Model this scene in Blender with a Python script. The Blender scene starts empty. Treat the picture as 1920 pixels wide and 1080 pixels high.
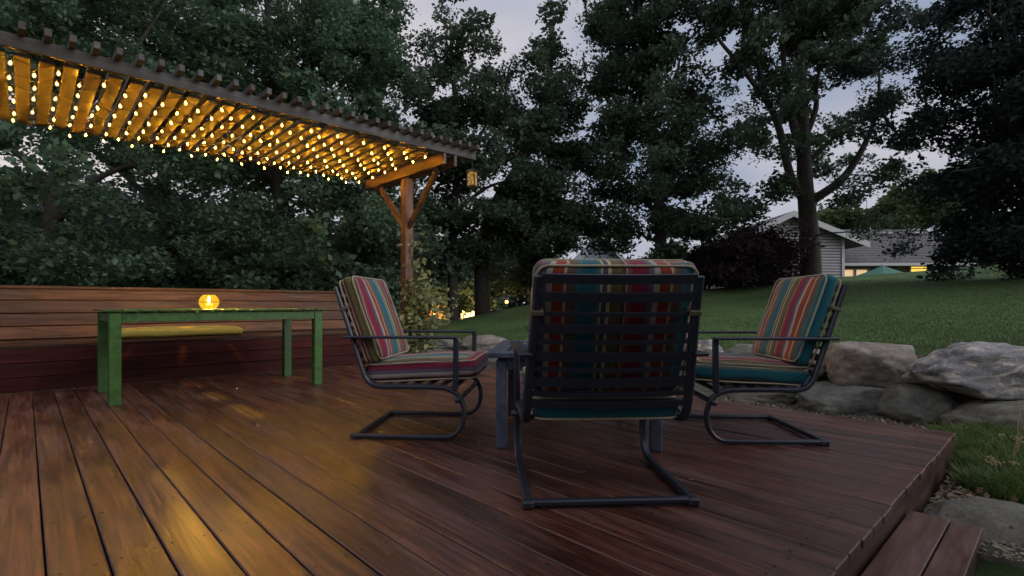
import bpy, bmesh, math, random
import numpy as np
from mathutils import Vector, Matrix, noise
R = math.radians
random.seed(7); rng = np.random.default_rng(11)
S = bpy.context.scene
COL = S.collection

# ------------------------------------------------------------------ camera
FPX, HOR, CAMZ = 975.0, 571.0, 0.80          # focal length in photo pixels, horizon row, eye height above the deck
cam = bpy.data.cameras.new('camera'); camo = bpy.data.objects.new('camera', cam); COL.objects.link(camo)
camo.location = (0, 0, CAMZ); camo.rotation_euler = (R(90), 0, 0)
cam.sensor_width = 36; cam.lens = 36*FPX/1920; cam.shift_y = 31/1920
cam.clip_start = 0.05; cam.clip_end = 600
S.camera = camo

# ------------------------------------------------------------------ sky, sun, exposure
W = bpy.data.worlds.new('World'); S.world = W; W.use_nodes = True
nt = W.node_tree; nt.nodes.clear()
def wn(t, **k):
    n = nt.nodes.new(t)
    for a, b in k.items(): setattr(n, a, b)
    return n
SUN_EL, SUN_ROT = R(24.0), R(116)
sky = wn('ShaderNodeTexSky', sky_type='NISHITA', sun_disc=False, sun_elevation=SUN_EL, sun_rotation=SUN_ROT)
geo = wn('ShaderNodeNewGeometry'); tc = wn('ShaderNodeTexCoord')
mp = wn('ShaderNodeMapping'); mp.inputs['Scale'].default_value = (1.0, 1.0, 2.6); mp.inputs['Location'].default_value = (0.6, 0.2, 0.1)
nz = wn('ShaderNodeTexNoise'); nz.inputs['Scale'].default_value = 2.3; nz.inputs['Detail'].default_value = 6; nz.inputs['Roughness'].default_value = .55
rp = wn('ShaderNodeValToRGB'); rp.color_ramp.elements[0].position = .36; rp.color_ramp.elements[1].position = .62
cl = wn('ShaderNodeValToRGB')
cl.color_ramp.elements[0].position = .34; cl.color_ramp.elements[0].color = (3.3, 3.9, 5.2, 1)
cl.color_ramp.elements[1].position = .64; cl.color_ramp.elements[1].color = (7.7, 7.0, 7.2, 1)
nz2 = wn('ShaderNodeTexNoise'); nz2.inputs['Scale'].default_value = 1.7; nz2.inputs['Detail'].default_value = 3
mx = wn('ShaderNodeMix', data_type='RGBA')
bg = wn('ShaderNodeBackground'); bg.inputs['Strength'].default_value = 0.10
out = wn('ShaderNodeOutputWorld')
L = nt.links.new
L(tc.outputs['Generated'], mp.inputs['Vector']); L(mp.outputs[0], nz.inputs['Vector']); L(mp.outputs[0], nz2.inputs['Vector'])
L(nz.outputs['Fac'], rp.inputs[0]); L(nz2.outputs['Fac'], cl.inputs[0])
mfac = wn('ShaderNodeMapRange'); mfac.inputs['To Min'].default_value = .86; mfac.inputs['To Max'].default_value = 1.0
L(rp.outputs[0], mfac.inputs['Value']); L(mfac.outputs[0], mx.inputs[0])
L(sky.outputs[0], mx.inputs[6]); L(cl.outputs[0], mx.inputs[7]); L(mx.outputs[2], bg.inputs[0]); L(bg.outputs[0], out.inputs[0])
sl = bpy.data.lights.new('sun', 'SUN'); sl.energy = 2.2; sl.angle = R(50); sl.color = (.96, .97, 1)
so = bpy.data.objects.new('sun', sl); COL.objects.link(so)
so.rotation_euler = (R(90)-SUN_EL, 0, math.pi - SUN_ROT)
S.view_settings.view_transform = 'Standard'; S.view_settings.look = 'None'
S.view_settings.exposure = 0.0; S.view_settings.gamma = 1.0; S.view_settings.use_curve_mapping = False
S.cycles.use_denoising = True
S.cycles.sample_clamp_indirect = 4.0
S.cycles.max_bounces = 6; S.cycles.transparent_max_bounces = 8

# ------------------------------------------------------------------ deck frame: local x = across the boards (p), local y = along the boards (b)
CX, CY = 2.77, 3.26
PX, PY = 0.7302, 0.6833
YAW = math.atan2(PY, PX)
def D(p, b, z=0.0): return Vector((CX + p*PX - b*PY, CY + p*PY + b*PX, z))
def pb(x, y): return ((x-CX)*PX + (y-CY)*PY, -(x-CX)*PY + (y-CY)*PX)
def at(u, v, Y): return Vector(((u-960)/FPX*Y, Y, CAMZ + (HOR-v)/FPX*Y))   # photo pixel at a known distance -> point

# ------------------------------------------------------------------ object helpers
def link(name, mesh, parent=None, mat=None, loc=None, rot=None):
    o = bpy.data.objects.new(name, mesh); COL.objects.link(o)
    if parent is not None: o.parent = parent
    if loc is not None: o.location = loc
    if rot is not None: o.rotation_euler = rot
    if mat is not None and mesh is not None and not mesh.materials: mesh.materials.append(mat)
    return o
def tag(o, label=None, cat=None, group=None, kind=None):
    if label: o['label'] = label
    if cat: o['category'] = cat
    if group: o['group'] = group
    if kind: o['kind'] = kind
    return o
def thing(name, label, cat, loc=(0, 0, 0), rz=0, group=None):
    o = bpy.data.objects.new(name, None); COL.objects.link(o); o.empty_display_size = .2
    o.location = loc; o.rotation_euler = (0, 0, rz)
    return tag(o, label, cat, group)
def mesh_np(name, V, F, smooth=False):
    V = np.asarray(V, dtype=np.float32); F = np.asarray(F, dtype=np.int32); k = F.shape[1]
    me = bpy.data.meshes.new(name)
    me.vertices.add(len(V)); me.vertices.foreach_set('co', V.ravel())
    me.loops.add(F.size); me.loops.foreach_set('vertex_index', F.ravel())
    me.polygons.add(len(F)); me.polygons.foreach_set('loop_start', np.arange(0, F.size, k, dtype=np.int32))
    if smooth: me.polygons.foreach_set('use_smooth', np.ones(len(F), dtype=bool))
    me.update(calc_edges=True); return me
class MB:
    def __init__(s): s.v = []; s.f = []; s.sm = []
    def add(s, V, F, smooth=False):
        n = len(s.v); s.v += [tuple(x) for x in V]; s.f += [tuple(i+n for i in f) for f in F]; s.sm += [smooth]*len(F); return s
    def box(s, c, size, rot=None, ch=0.0):
        bm = bmesh.new(); bmesh.ops.create_cube(bm, size=1)
        bmesh.ops.scale(bm, vec=size, verts=bm.verts)
        if ch: bmesh.ops.bevel(bm, geom=bm.edges[:], offset=min(ch, min(size)*.45), segments=1, affect='EDGES')
        M = Matrix.Translation(c) @ (rot.to_4x4() if rot is not None else Matrix.Identity(4))
        bm.verts.ensure_lookup_table(); V = [M @ v.co for v in bm.verts]; F = [[v.index for v in f.verts] for f in bm.faces]; bm.free()
        return s.add(V, F)
    def beam(s, a, b, w, h, up=(0, 0, 1), ch=.003):           # a bar from a to b: w across, h along up
        a = Vector(a); b = Vector(b); d = b-a; y = d.normalized(); up = Vector(up)
        x = y.cross(up).normalized(); z = x.cross(y)
        return s.box((a+b)/2, (w, d.length, h), Matrix((x, y, z)).transposed(), ch)
    def tube(s, pts, rad, n=8, cap=True, smooth=True):
        pts = [Vector(p) for p in pts]
        if not hasattr(rad, '__len__'): rad = [rad]*len(pts)
        V = []; F = []; ref = None
        for i, p in enumerate(pts):
            t = (pts[min(i+1, len(pts)-1)] - pts[max(i-1, 0)]).normalized()
            if ref is None:
                ref = t.orthogonal().normalized()
            ref = (ref - t*ref.dot(t))
            ref = ref.normalized() if ref.length > 1e-6 else t.orthogonal().normalized()
            q = t.cross(ref)
            for k in range(n):
                a = 2*math.pi*k/n; V.append(p + (ref*math.cos(a) + q*math.sin(a))*rad[i])
        m = len(pts)
        for i in range(m-1):
            for k in range(n):
                k2 = (k+1) % n; F.append((i*n+k, i*n+k2, (i+1)*n+k2, (i+1)*n+k))
        if cap: F.append(tuple(range(n-1, -1, -1))); F.append(tuple((m-1)*n+k for k in range(n)))
        return s.add(V, F, smooth)
    def lathe(s, prof, n=20, c=(0, 0, 0), smooth=True, cap=True):
        V = []; F = []; m = len(prof)
        for r, z in prof:
            for k in range(n):
                a = 2*math.pi*k/n; V.append((c[0]+r*math.cos(a), c[1]+r*math.sin(a), c[2]+z))
        for i in range(m-1):
            for k in range(n):
                k2 = (k+1) % n; F.append((i*n+k, i*n+k2, (i+1)*n+k2, (i+1)*n+k))
        if cap: F.append(tuple(range(n-1, -1, -1))); F.append(tuple((m-1)*n+k for k in range(n)))
        return s.add(V, F, smooth)
    def sweep_xz(s, pts, y, w, t, yf=None):                            # planar curve in xz: flat rounded bar w wide in y, t thick
        c = min(w, t)*.3; sec = [(-w/2+c, -t/2), (w/2-c, -t/2), (w/2, -t/2+c), (w/2, t/2-c), (w/2-c, t/2), (-w/2+c, t/2), (-w/2, t/2-c), (-w/2, -t/2+c)]
        V = []; F = []; m = len(pts)
        for i in range(m):
            a = pts[max(i-1, 0)]; b = pts[min(i+1, m-1)]; d = Vector((b[0]-a[0], b[1]-a[1])).normalized(); nrm = (-d.y, d.x)
            for (sy, sn) in sec: V.append((pts[i][0]+nrm[0]*sn, (y if yf is None else yf(pts[i][1]))+sy, pts[i][1]+nrm[1]*sn))
        for i in range(m-1):
            for k in range(8):
                k2 = (k+1) % 8; F.append((i*8+k, i*8+k2, (i+1)*8+k2, (i+1)*8+k))
        F.append(tuple(range(7, -1, -1))); F.append(tuple((m-1)*8+k for k in range(8)))
        return s.add(V, F)
    def mesh(s, name):
        me = bpy.data.meshes.new(name); me.from_pydata(s.v, [], s.f); me.polygons.foreach_set('use_smooth', s.sm); me.update(); return me
    def build(s, name, mat, parent=None, loc=None, rot=None): return link(name, s.mesh(name), parent, mat, loc, rot)
def spline(P, k=6, closed=False):
    out = []; n = len(P); P = [Vector(p) for p in P]
    for i in range(n-1):
        p0 = P[max(i-1, 0)]; p1 = P[i]; p2 = P[i+1]; p3 = P[min(i+2, n-1)]
        for j in range(k):
            t = j/k; out.append(.5*((2*p1)+(p2-p0)*t+(2*p0-5*p1+4*p2-p3)*t*t+(3*p1-p0-3*p2+p3)*t**3))
    out.append(P[-1]); return out

# ------------------------------------------------------------------ materials
def newmat(name):
    m = bpy.data.materials.new(name); m.use_nodes = True; t = m.node_tree
    return m, t, t.nodes['Principled BSDF'], t.links.new
def node(t, typ, **k):
    n = t.nodes.new(typ)
    for a, b in k.items():
        if a in n.inputs: n.inputs[a].default_value = b
        else: setattr(n, a, b)
    return n
def ramp(t, stops, interp='LINEAR'):
    n = t.nodes.new('ShaderNodeValToRGB'); cr = n.color_ramp; cr.interpolation = interp
    while len(cr.elements) < len(stops): cr.elements.new(.5)
    for e, (p, c) in zip(cr.elements, stops): e.position = p; e.color = (*c, 1) if len(c) == 3 else c
    return n
def plain(name, col, rough=.5, var=.15, scale=12, bump=.0, metal=0, spec=.5):
    m, t, b, l = newmat(name)
    c = node(t, 'ShaderNodeTexCoord'); n = node(t, 'ShaderNodeTexNoise', Scale=scale, Detail=5.0)
    l(c.outputs['Object'], n.inputs['Vector'])
    r = ramp(t, [(.3, tuple(x*(1-var) for x in col)), (.7, tuple(min(1, x*(1+var)) for x in col))])
    l(n.outputs['Fac'], r.inputs[0]); l(r.outputs[0], b.inputs['Base Color'])
    b.inputs['Roughness'].default_value = rough; b.inputs['Metallic'].default_value = metal; b.inputs['Specular IOR Level'].default_value = spec
    if bump:
        bp = node(t, 'ShaderNodeBump', Strength=bump, Distance=.01); l(n.outputs['Fac'], bp.inputs['Height']); l(bp.outputs[0], b.inputs['Normal'])
    return m
def wood(name, dark, mid, light, axis=1, rough=(.3, .55), grain=1.0, coat=0.0, wear=None, spec=.5, bump=.25):
    m, t, b, l = newmat(name)
    c = node(t, 'ShaderNodeTexCoord'); oi = node(t, 'ShaderNodeObjectInfo')
    sc = [28.0*grain]*3; sc[axis] = 2.2
    off = node(t, 'ShaderNodeVectorMath', operation='SCALE'); off.inputs[0].default_value = (17.3, 31.7, 9.1); l(oi.outputs['Random'], off.inputs['Scale'])
    ad = node(t, 'ShaderNodeVectorMath', operation='ADD'); l(c.outputs['Object'], ad.inputs[0]); l(off.outputs[0], ad.inputs[1])
    mp = node(t, 'ShaderNodeMapping'); mp.inputs['Scale'].default_value = sc; l(ad.outputs[0], mp.inputs['Vector'])
    g = node(t, 'ShaderNodeTexNoise', Scale=1.0, Detail=7.0, Roughness=.65, Distortion=.6); l(mp.outputs[0], g.inputs['Vector'])
    sc2 = [9.0]*3; sc2[axis] = 1.6
    mp2 = node(t, 'ShaderNodeMapping'); mp2.inputs['Scale'].default_value = sc2; l(ad.outputs[0], mp2.inputs['Vector'])
    bl = node(t, 'ShaderNodeTexNoise', Scale=1.0, Detail=4.0, Roughness=.6, Distortion=.3); l(mp2.outputs[0], bl.inputs['Vector'])
    r = ramp(t, [(.34, dark), (.50, mid), (.68, light)]); l(g.outputs['Fac'], r.inputs[0])
    hv = node(t, 'ShaderNodeHueSaturation'); l(r.outputs[0], hv.inputs['Color'])
    mv = node(t, 'ShaderNodeMapRange'); mv.inputs['To Min'].default_value = .62; mv.inputs['To Max'].default_value = 1.38
    l(oi.outputs['Random'], mv.inputs['Value'])
    ml = node(t, 'ShaderNodeMath', operation='MULTIPLY'); l(mv.outputs[0], ml.inputs[0])
    mb = node(t, 'ShaderNodeMapRange'); mb.inputs['From Min'].default_value = .3; mb.inputs['From Max'].default_value = .7
    mb.inputs['To Min'].default_value = .7; mb.inputs['To Max'].default_value = 1.3; l(bl.outputs['Fac'], mb.inputs['Value'])
    l(mb.outputs[0], ml.inputs[1]); l(ml.outputs[0], hv.inputs['Value'])
    col = hv.outputs[0]
    if wear:
        wr = ramp(t, [(.45, (0, 0, 0)), (.80, (1, 1, 1))]); l(bl.outputs['Fac'], wr.inputs[0])
        gm = node(t, 'ShaderNodeMath', operation='MULTIPLY'); l(wr.outputs[0], gm.inputs[0]); l(g.outputs['Fac'], gm.inputs[1])
        mxx = node(t, 'ShaderNodeMix', data_type='RGBA'); l(gm.outputs[0], mxx.inputs[0]); l(col, mxx.inputs[6]); mxx.inputs[7].default_value = (*wear, 1); col = mxx.outputs[2]
    l(col, b.inputs['Base Color'])
    rr = node(t, 'ShaderNodeMapRange'); rr.inputs['From Min'].default_value = .35; rr.inputs['From Max'].default_value = .65
    rr.inputs['To Min'].default_value = rough[0]; rr.inputs['To Max'].default_value = rough[1]
    l(bl.outputs['Fac'], rr.inputs['Value']); l(rr.outputs[0], b.inputs['Roughness'])
    b.inputs['Specular IOR Level'].default_value = spec
    bp = node(t, 'ShaderNodeBump', Strength=bump, Distance=.004); l(g.outputs['Fac'], bp.inputs['Height']); l(bp.outputs[0], b.inputs['Normal'])
    if coat:
        b.inputs['Coat Weight'].default_value = coat; l(rr.outputs[0], b.inputs['Coat Roughness']); l(bp.outputs[0], b.inputs['Coat Normal'])
    return m
def emit(name, col, s):
    m, t, b, l = newmat(name); b.inputs['Base Color'].default_value = (*col, 1); b.inputs['Emission Color'].default_value = (*col, 1); b.inputs['Emission Strength'].default_value = s
    m.cycles.emission_sampling = 'FRONT'
    return m
def leafmat(name, a, c, warm=None, trans=.42):
    m, t, b, l = newmat(name)
    at_ = node(t, 'ShaderNodeAttribute', attribute_name='tone')
    st = [(0, a), (1, c)] if warm is None else [(0, a), (.8, c), (1, warm)]
    r = ramp(t, st); l(at_.outputs['Fac'], r.inputs[0]); l(r.outputs[0], b.inputs['Base Color'])
    b.inputs['Roughness'].default_value = .55; b.inputs['Specular IOR Level'].default_value = .35
    tr = node(t, 'ShaderNodeBsdfTranslucent'); l(r.outputs[0], tr.inputs[0])
    ms = node(t, 'ShaderNodeMixShader', Fac=trans); o = t.nodes['Material Output']
    l(b.outputs[0], ms.inputs[1]); l(tr.outputs[0], ms.inputs[2]); l(ms.outputs[0], o.inputs[0])
    return m
M = {}
M['deck'] = wood('deck_wood', (.014, .004, .003), (.066, .019, .010), (.150, .050, .028), 1, (.36, .54), grain=2.4, coat=.62, wear=(.15, .085, .065), bump=.2, spec=.3)
M['fascia'] = wood('fascia_wood', (.040, .018, .012), (.070, .032, .022), (.10, .048, .03), 0, (.4, .6))
M['step'] = wood('step_wood', (.050, .020, .013), (.095, .040, .026), (.14, .07, .045), 0, (.3, .55), coat=.2, wear=(.17, .14, .13))
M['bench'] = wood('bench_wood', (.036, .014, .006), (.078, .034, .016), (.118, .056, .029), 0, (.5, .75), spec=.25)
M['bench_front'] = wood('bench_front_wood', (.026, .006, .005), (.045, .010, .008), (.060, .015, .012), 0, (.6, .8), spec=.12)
M['slat'] = wood('pergola_slat_wood', (.004, .0018, .0014), (.017, .0072, .005), (.056, .025, .017), 1, (.5, .75), wear=(.03, .015, .008), bump=.5)
M['beam'] = wood('pergola_beam_wood', (.035, .015, .007), (.075, .033, .015), (.12, .056, .027), 1, (.45, .7))
M['dark_beam'] = wood('unlit_beam_wood', (.020, .014, .011), (.036, .026, .020), (.055, .041, .032), 0, (.5, .75))  # the front beam's lack of light is put into this darker colour
M['post'] = wood('pergola_post_wood', (.060, .024, .010), (.105, .045, .019), (.15, .068, .03), 2, (.45, .7))
M['metal'] = plain('navy_powder_coat', (.019, .023, .037), .40, .2, 40, .05)
M['table_green'] = wood('green_painted_wood', (.022, .068, .008), (.032, .095, .012), (.045, .12, .019), 1, (.4, .6), bump=.12)
M['table_blue'] = wood('slate_blue_painted_wood', (.040, .050, .078), (.055, .066, .100), (.075, .088, .125), 1, (.35, .55), bump=.1)
M['pad'] = plain('mustard_fabric', (.38, .29, .05), .9, .15, 60, .3)
M['wire'] = plain('white_wire', (.16, .13, .09), .5)
M['socket'] = plain('dark_socket', (.03, .025, .02), .5)
M['filament'] = emit('filament_glow', (1.0, .45, .022), 1000)
def bulbglass():
    m, t, b, l = newmat('amber_bulb_glass')
    e = node(t, 'ShaderNodeEmission', Strength=1.25); e.inputs[0].default_value = (1, .66, .22, 1)
    tr = node(t, 'ShaderNodeBsdfTransparent'); tr.inputs[0].default_value = (1, .93, .8, 1)
    ms = node(t, 'ShaderNodeMixShader', Fac=.45); l(e.outputs[0], ms.inputs[1]); l(tr.outputs[0], ms.inputs[2]); l(ms.outputs[0], t.nodes['Material Output'].inputs[0])
    m.cycles.emission_sampling = 'NONE'
    return m
M['bulb'] = bulbglass()
M['piping'] = plain('cream_piping', (.32, .275, .19), .9, .2, 80)
M['strap'] = plain('olive_strap', (.12, .10, .06), .9, .2, 80)
M['bark'] = plain('bark', (.034, .029, .024), .9, .45, 9, .9)
M['vine_stem'] = plain('vine_stem', (.07, .045, .03), .8)
M['leaf_maple'] = leafmat('maple_leaf', (.055, .098, .060), (.115, .185, .105))
M['leaf_oak'] = leafmat('oak_leaf', (.054, .085, .058), (.105, .155, .098))
M['leaf_dark'] = leafmat('dark_leaf', (.022, .036, .034), (.046, .068, .060))
M['leaf_purple'] = leafmat('purple_leaf', (.028, .018, .022), (.070, .040, .048))
M['leaf_light'] = leafmat('light_leaf', (.070, .105, .040), (.14, .18, .075))
M['leaf_vine'] = leafmat('vine_leaf', (.14, .17, .06), (.33, .36, .17), (.44, .42, .24))  # pale green with the bulbs' yellow light mixed into the colour
M['grass'] = leafmat('grass_blade', (.050, .094, .028), (.100, .160, .054), (.13, .17, .07), .2)

# ------------------------------------------------------------------ terrain
def crest(x): return float(np.interp(x, [-40, -12, -2, .46, 3, 5.4, 8.3, 12.2, 15, 25, 60], [0, .05, .28, .80, 1.03, 1.22, 1.50, 1.80, 2.03, 2.4, 2.7]))
def sst(a, b, x): t = min(1, max(0, (x-a)/(b-a))); return t*t*(3-2*t)
def ground_h(x, y):
    p, b = pb(x, y)
    zw = float(np.interp(b, [-6, .5, 5, 8, 12], [.44, .40, .26, .12, .05]))
    pc = max(3.0, PX*x + PY*15 - (CX*PX+CY*PY)); zc = crest(x)
    if p <= 1.55: base = -.24
    else: base = None
    t = (p-1.75)/(pc-1.75)
    h = zw + (zc-zw)*min(1, max(0, t)) - max(0, p-pc)*.012
    if base is not None: z = -.24
    else: z = -.24 + (h+.24)*sst(1.55, 1.80, p)
    return z + .02*noise.noise(Vector((x*.6, y*.6, 0)))
gx = np.concatenate([np.linspace(-260, -14, 26), np.arange(-13.6, 20, .3), np.linspace(20.5, 260, 26)])
gy = np.concatenate([np.linspace(-120, -3, 14), np.arange(-2.6, 22, .3), np.linspace(23, 420, 36)])
GV = [(x, y, ground_h(x, y)) for y in gy for x in gx]; nx = len(gx)
GF = [(j*nx+i, j*nx+i+1, (j+1)*nx+i+1, (j+1)*nx+i) for j in range(len(gy)-1) for i in range(nx-1)]
def lawn_mat():
    m, t, b, l = newmat('lawn_grass')
    c = node(t, 'ShaderNodeTexCoord'); n = node(t, 'ShaderNodeTexNoise', Scale=35.0, Detail=8.0, Roughness=.75); n2 = node(t, 'ShaderNodeTexNoise', Scale=.55, Detail=4.0)
    l(c.outputs['Object'], n.inputs['Vector']); l(c.outputs['Object'], n2.inputs['Vector'])
    r = ramp(t, [(.3, (.052, .100, .032)), (.7, (.100, .168, .056))]); l(n.outputs['Fac'], r.inputs[0])
    hv = node(t, 'ShaderNodeHueSaturation'); mr = node(t, 'ShaderNodeMapRange'); mr.inputs['From Min'].default_value = .3; mr.inputs['From Max'].default_value = .7; mr.inputs['To Min'].default_value = .62; mr.inputs['To Max'].default_value = 1.3
    l(n2.outputs['Fac'], mr.inputs['Value']); l(mr.outputs[0], hv.inputs['Value']); l(r.outputs[0], hv.inputs['Color']); l(hv.outputs[0], b.inputs['Base Color'])
    b.inputs['Roughness'].default_value = .8; b.inputs['Specular IOR Level'].default_value = .2
    bp = node(t, 'ShaderNodeBump', Strength=.8, Distance=.03); l(n.outputs['Fac'], bp.inputs['Height']); l(bp.outputs[0], b.inputs['Normal'])
    return m
M['lawn'] = lawn_mat()
tag(link('lawn', mesh_np('lawn', GV, GF, True), None, M['lawn']), kind='structure')
M['soil'] = plain('gravelly_soil', (.115, .095, .070), .95, .5, 45, .9, spec=.2)
def strip(name, P0, P1, B0, B1, z, mat, n=30):
    V = []; F = []
    ps = np.linspace(P0, P1, n); bs = np.linspace(B0, B1, n*2)
    for b in bs:
        for p in ps:
            q = D(p, b); V.append((q.x, q.y, z + .012*noise.noise(Vector((q.x*3, q.y*3, 1)))))
    for j in range(len(bs)-1):
        for i in range(n-1): F.append((j*n+i, j*n+i+1, (j+1)*n+i+1, (j+1)*n+i))
    tag(link(name, mesh_np(name, V, F, True), None, mat), kind='structure')
strip('gravel_bed', -.3, 1.62, -.9, 8.5, -.185, M['soil'], 30)
strip('garden_soil', -4.0, 1.62, -8.0, -.92, -.19, M['soil'], 30)

# ------------------------------------------------------------------ deck
DP0, DLEN, PITCH = -6.96, 6.02, .145
deck = thing('deck', 'reddish brown stained timber deck with long diagonal boards', 'deck', D(0, 0), YAW)
bm_ = MB().box((0, DLEN/2, -.016), (.1395, DLEN+.02, .032), None, .004); bmesh_board = bm_.mesh('deck_board'); bmesh_board.materials.append(M['deck'])
k = 0; p = -.0725
while p > DP0:
    o = link('deck_board', bmesh_board, deck, loc=(p, random.uniform(-.004, .004), random.uniform(-.0015, .0015)))
    k += 1; p -= PITCH
MB().box((DP0/2, .016, -.135), (-DP0, .03, .20), None, .003).build('fascia_board', M['fascia'], deck)
MB().box((.012, DLEN/2, -.135), (.03, DLEN, .20), None, .003).build('fascia_board', M['fascia'], deck)
sw = MB(); nb_ = int(-DP0/PITCH)
for i in range(nb_):
    for j in range(13):
        for s_ in (-1, 1): sw.lathe([(.0045, 0), (.0045, .0006)], 6, (-.0725-i*PITCH+s_*.045+random.uniform(-.006, .006), .12+j*.48+random.uniform(-.01, .01), .0013), False)
tag(sw.build('deck_screws', plain('screw_head', (.012, .010, .009), .5), deck), kind='stuff')
jm = MB()
for j in range(13): jm.box((DP0/2, .12+j*.48, -.12), (-DP0-.1, .04, .14))
jm.build('joists', M['fascia'], deck)
# step at the near end
step = thing('step', 'lower wooden step of two boards along the near edge of the deck', 'step', D(-1.32, -.004), YAW)
for i in range(2):
    MB().box((-1.97, (-.075, -.199)[i], -.128), (3.8, (.138, .098)[i], .036), None, .004).build('tread_board', M['step'], step)
MB().box((-1.97, -.225, -.20), (3.78, .03, .10), None, .003).build('riser_board', M['fascia'], step)

# added unseen wall behind the camera, keeps the front chair back in shade
shade_h = thing('shade_house', 'added unseen house wall behind the camera that shades the foreground chair', 'house', D(-7.5, -3.6), YAW)
for i in range(19): MB().box((0, 0, -.1+i*.19), (16, .05, .20), Matrix.Rotation(R(-5), 3, 'X')).build('siding_board', M['fascia'], shade_h)
MB().box((0, -3.5, 1.6), (16, 6.8, 3.7)).build('wall', M['fascia'], shade_h)
MB().box((0, .2, 3.62), (17, .9, .12), Matrix.Rotation(R(-25), 3, 'X')).build('roof', M['fascia'], shade_h)

# ------------------------------------------------------------------ bench
B0 = 6.03
bench = thing('bench', 'long built-in wooden bench with slanted plank back along the deck edge', 'bench', D(0, B0), YAW)
BL, BR = -7.0, -.48
BM, BW = (BL+BR)/2, BR-BL
for i in range(3):
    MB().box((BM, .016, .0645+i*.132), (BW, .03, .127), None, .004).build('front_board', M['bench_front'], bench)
for i in range(3):
    MB().box((BM, .055+i*.148, .435), (BW, .143, .036), None, .005).build('seat_board', M['bench'], bench)
tilt = Matrix.Rotation(R(-8), 3, 'X')
for i in range(4):
    zc = .52+i*.128
    MB().box((BM, .47+(zc-.45)*.14, zc), (BW, .034, .122), tilt, .005).build('back_board', M['bench'], bench)
bs_ = MB()
for i in range(4):
    zc = .52+i*.128
    for j in range(11):
        for s_ in (-1, 1): bs_.box((BL+.3+j*.61, .47+(zc-.45)*.14-.0175, zc+s_*.035), (.008, .003, .008), tilt)
tag(bs_.build('bench_screws', plain('dark_screw', (.012, .010, .009), .5), bench), kind='stuff')
MB().box((BM, .565, .974), (BW+.02, .13, .03), None, .005).build('cap_board', M['bench'], bench)
MB().box((BM, .56, .48), (BW-.1, .05, .94), None, .003).build('back_frame', M['fascia'], bench)
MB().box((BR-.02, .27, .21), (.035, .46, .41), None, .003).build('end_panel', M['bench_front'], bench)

# ------------------------------------------------------------------ pergola
perg = thing('pergola', 'wooden pergola roof of flat slats on a T-shaped post above the bench', 'pergola', D(0, 0), YAW)
PB = 6.40
MB().box((0, PB, 1.24), (.14, .14, 2.96), None, .006).build('post', M['post'], perg)
MB().beam((-.09, 5.29, 2.785), (-.09, 7.50, 2.785), .045, .145).build('crossbeam', M['beam'], perg)
MB().beam((.09, 5.29, 2.785), (.09, 7.50, 2.785), .045, .145).build('crossbeam', M['beam'], perg)
for s in (-1, 1):
    MB().beam((0, PB+s*.06, 1.98), (0, PB+s*.80, 2.71), .09, .045, (1, 0, 0)).build('brace', M['beam'], perg)
for b_, nm in ((5.31, 'front_beam'), (7.40, 'back_beam')):
    MB().box((-2.6, b_, 2.917), (6.1, .045, .112), None, .004).build('beam', M['dark_beam'], perg)
PIT = .155
slm = MB().box((0, 0, 0), (.104, 2.14, .024), None, .004).mesh('slat'); slm.materials.append(M['slat'])
rfm = MB().box((0, 0, 0), (.048, 2.36, .062), None, .004).mesh('rafter'); rfm.materials.append(M['dark_beam'])
slat_p = []
p = -.24
while p > -5.4:
    slat_p.append(p)
    link('slat', slm, perg, loc=(p, 6.45 + random.uniform(-.015, .015), 2.846 + random.uniform(-.002, .002)))
    p -= PIT
p = .38
while p > -5.5:
    link('rafter', rfm, perg, loc=(p, 6.33+random.uniform(-.01, .01), 3.0045))
    p -= PIT
# hidden far post that carries the left part, outside the frame
MB().box((-5.3, PB, 1.24), (.14, .14, 2.96), None, .006).build('post', M['post'], perg)

# string lights: bulbs hang in the gaps between slats
bulb_me = MB().lathe([(.004, .0), (.009, -.005), (.0145, -.018), (.0155, -.028), (.011, -.039), (.003, -.043)], 8).mesh('bulb'); bulb_me.materials.append(M['bulb'])
fil_me = MB().lathe([(.001, -.008), (.0055, -.016), (.0055, -.028), (.001, -.034)], 6).mesh('filament'); fil_me.materials.append(M['filament'])
sock_me = MB().lathe([(.009, .028), (.011, .0)], 6).mesh('socket'); sock_me.materials.append(M['socket'])
rows = [5.50, 5.88, 6.26, 6.64, 7.02, 7.39]
rown = ['nearest the dark front beam', 'second from the front beam', 'third from the front beam', 'third from the back edge', 'second from the back edge', 'along the back edge']
for r, (b_, rn) in enumerate(zip(rows, rown)):
    st = thing('string_light', 'string of warm glowing bulbs under the pergola, the row ' + rn, 'string lights', D(0, b_, 2.80), YAW, 'strings of bulbs under the pergola')
    pts = []
    for i, sp in enumerate(slat_p[:-1]):
        gp = sp - PIT/2 + random.uniform(-.012, .012)
        off = (.095 if i % 2 else -.095)*(.7+.6*random.random()) + random.uniform(-.05, .05)
        if b_+off > 7.49: off = 7.49-b_ - random.uniform(0, .03)
        if b_+off < 5.40: off = 5.40-b_
        pts.append((gp, off, .030))
        if random.random() < .03: continue
        bo = link('bulb', bulb_me, st, loc=(gp, off, random.uniform(-.010, .006)), rot=(random.uniform(-.4, .4), random.uniform(-.4, .4), 0)); link('filament', fil_me, bo)
    MB().tube(pts, .0028, 4).build('wire', M['wire'], st)
    for q in pts: link('socket', sock_me, st, loc=(q[0], q[1], 0))

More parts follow.
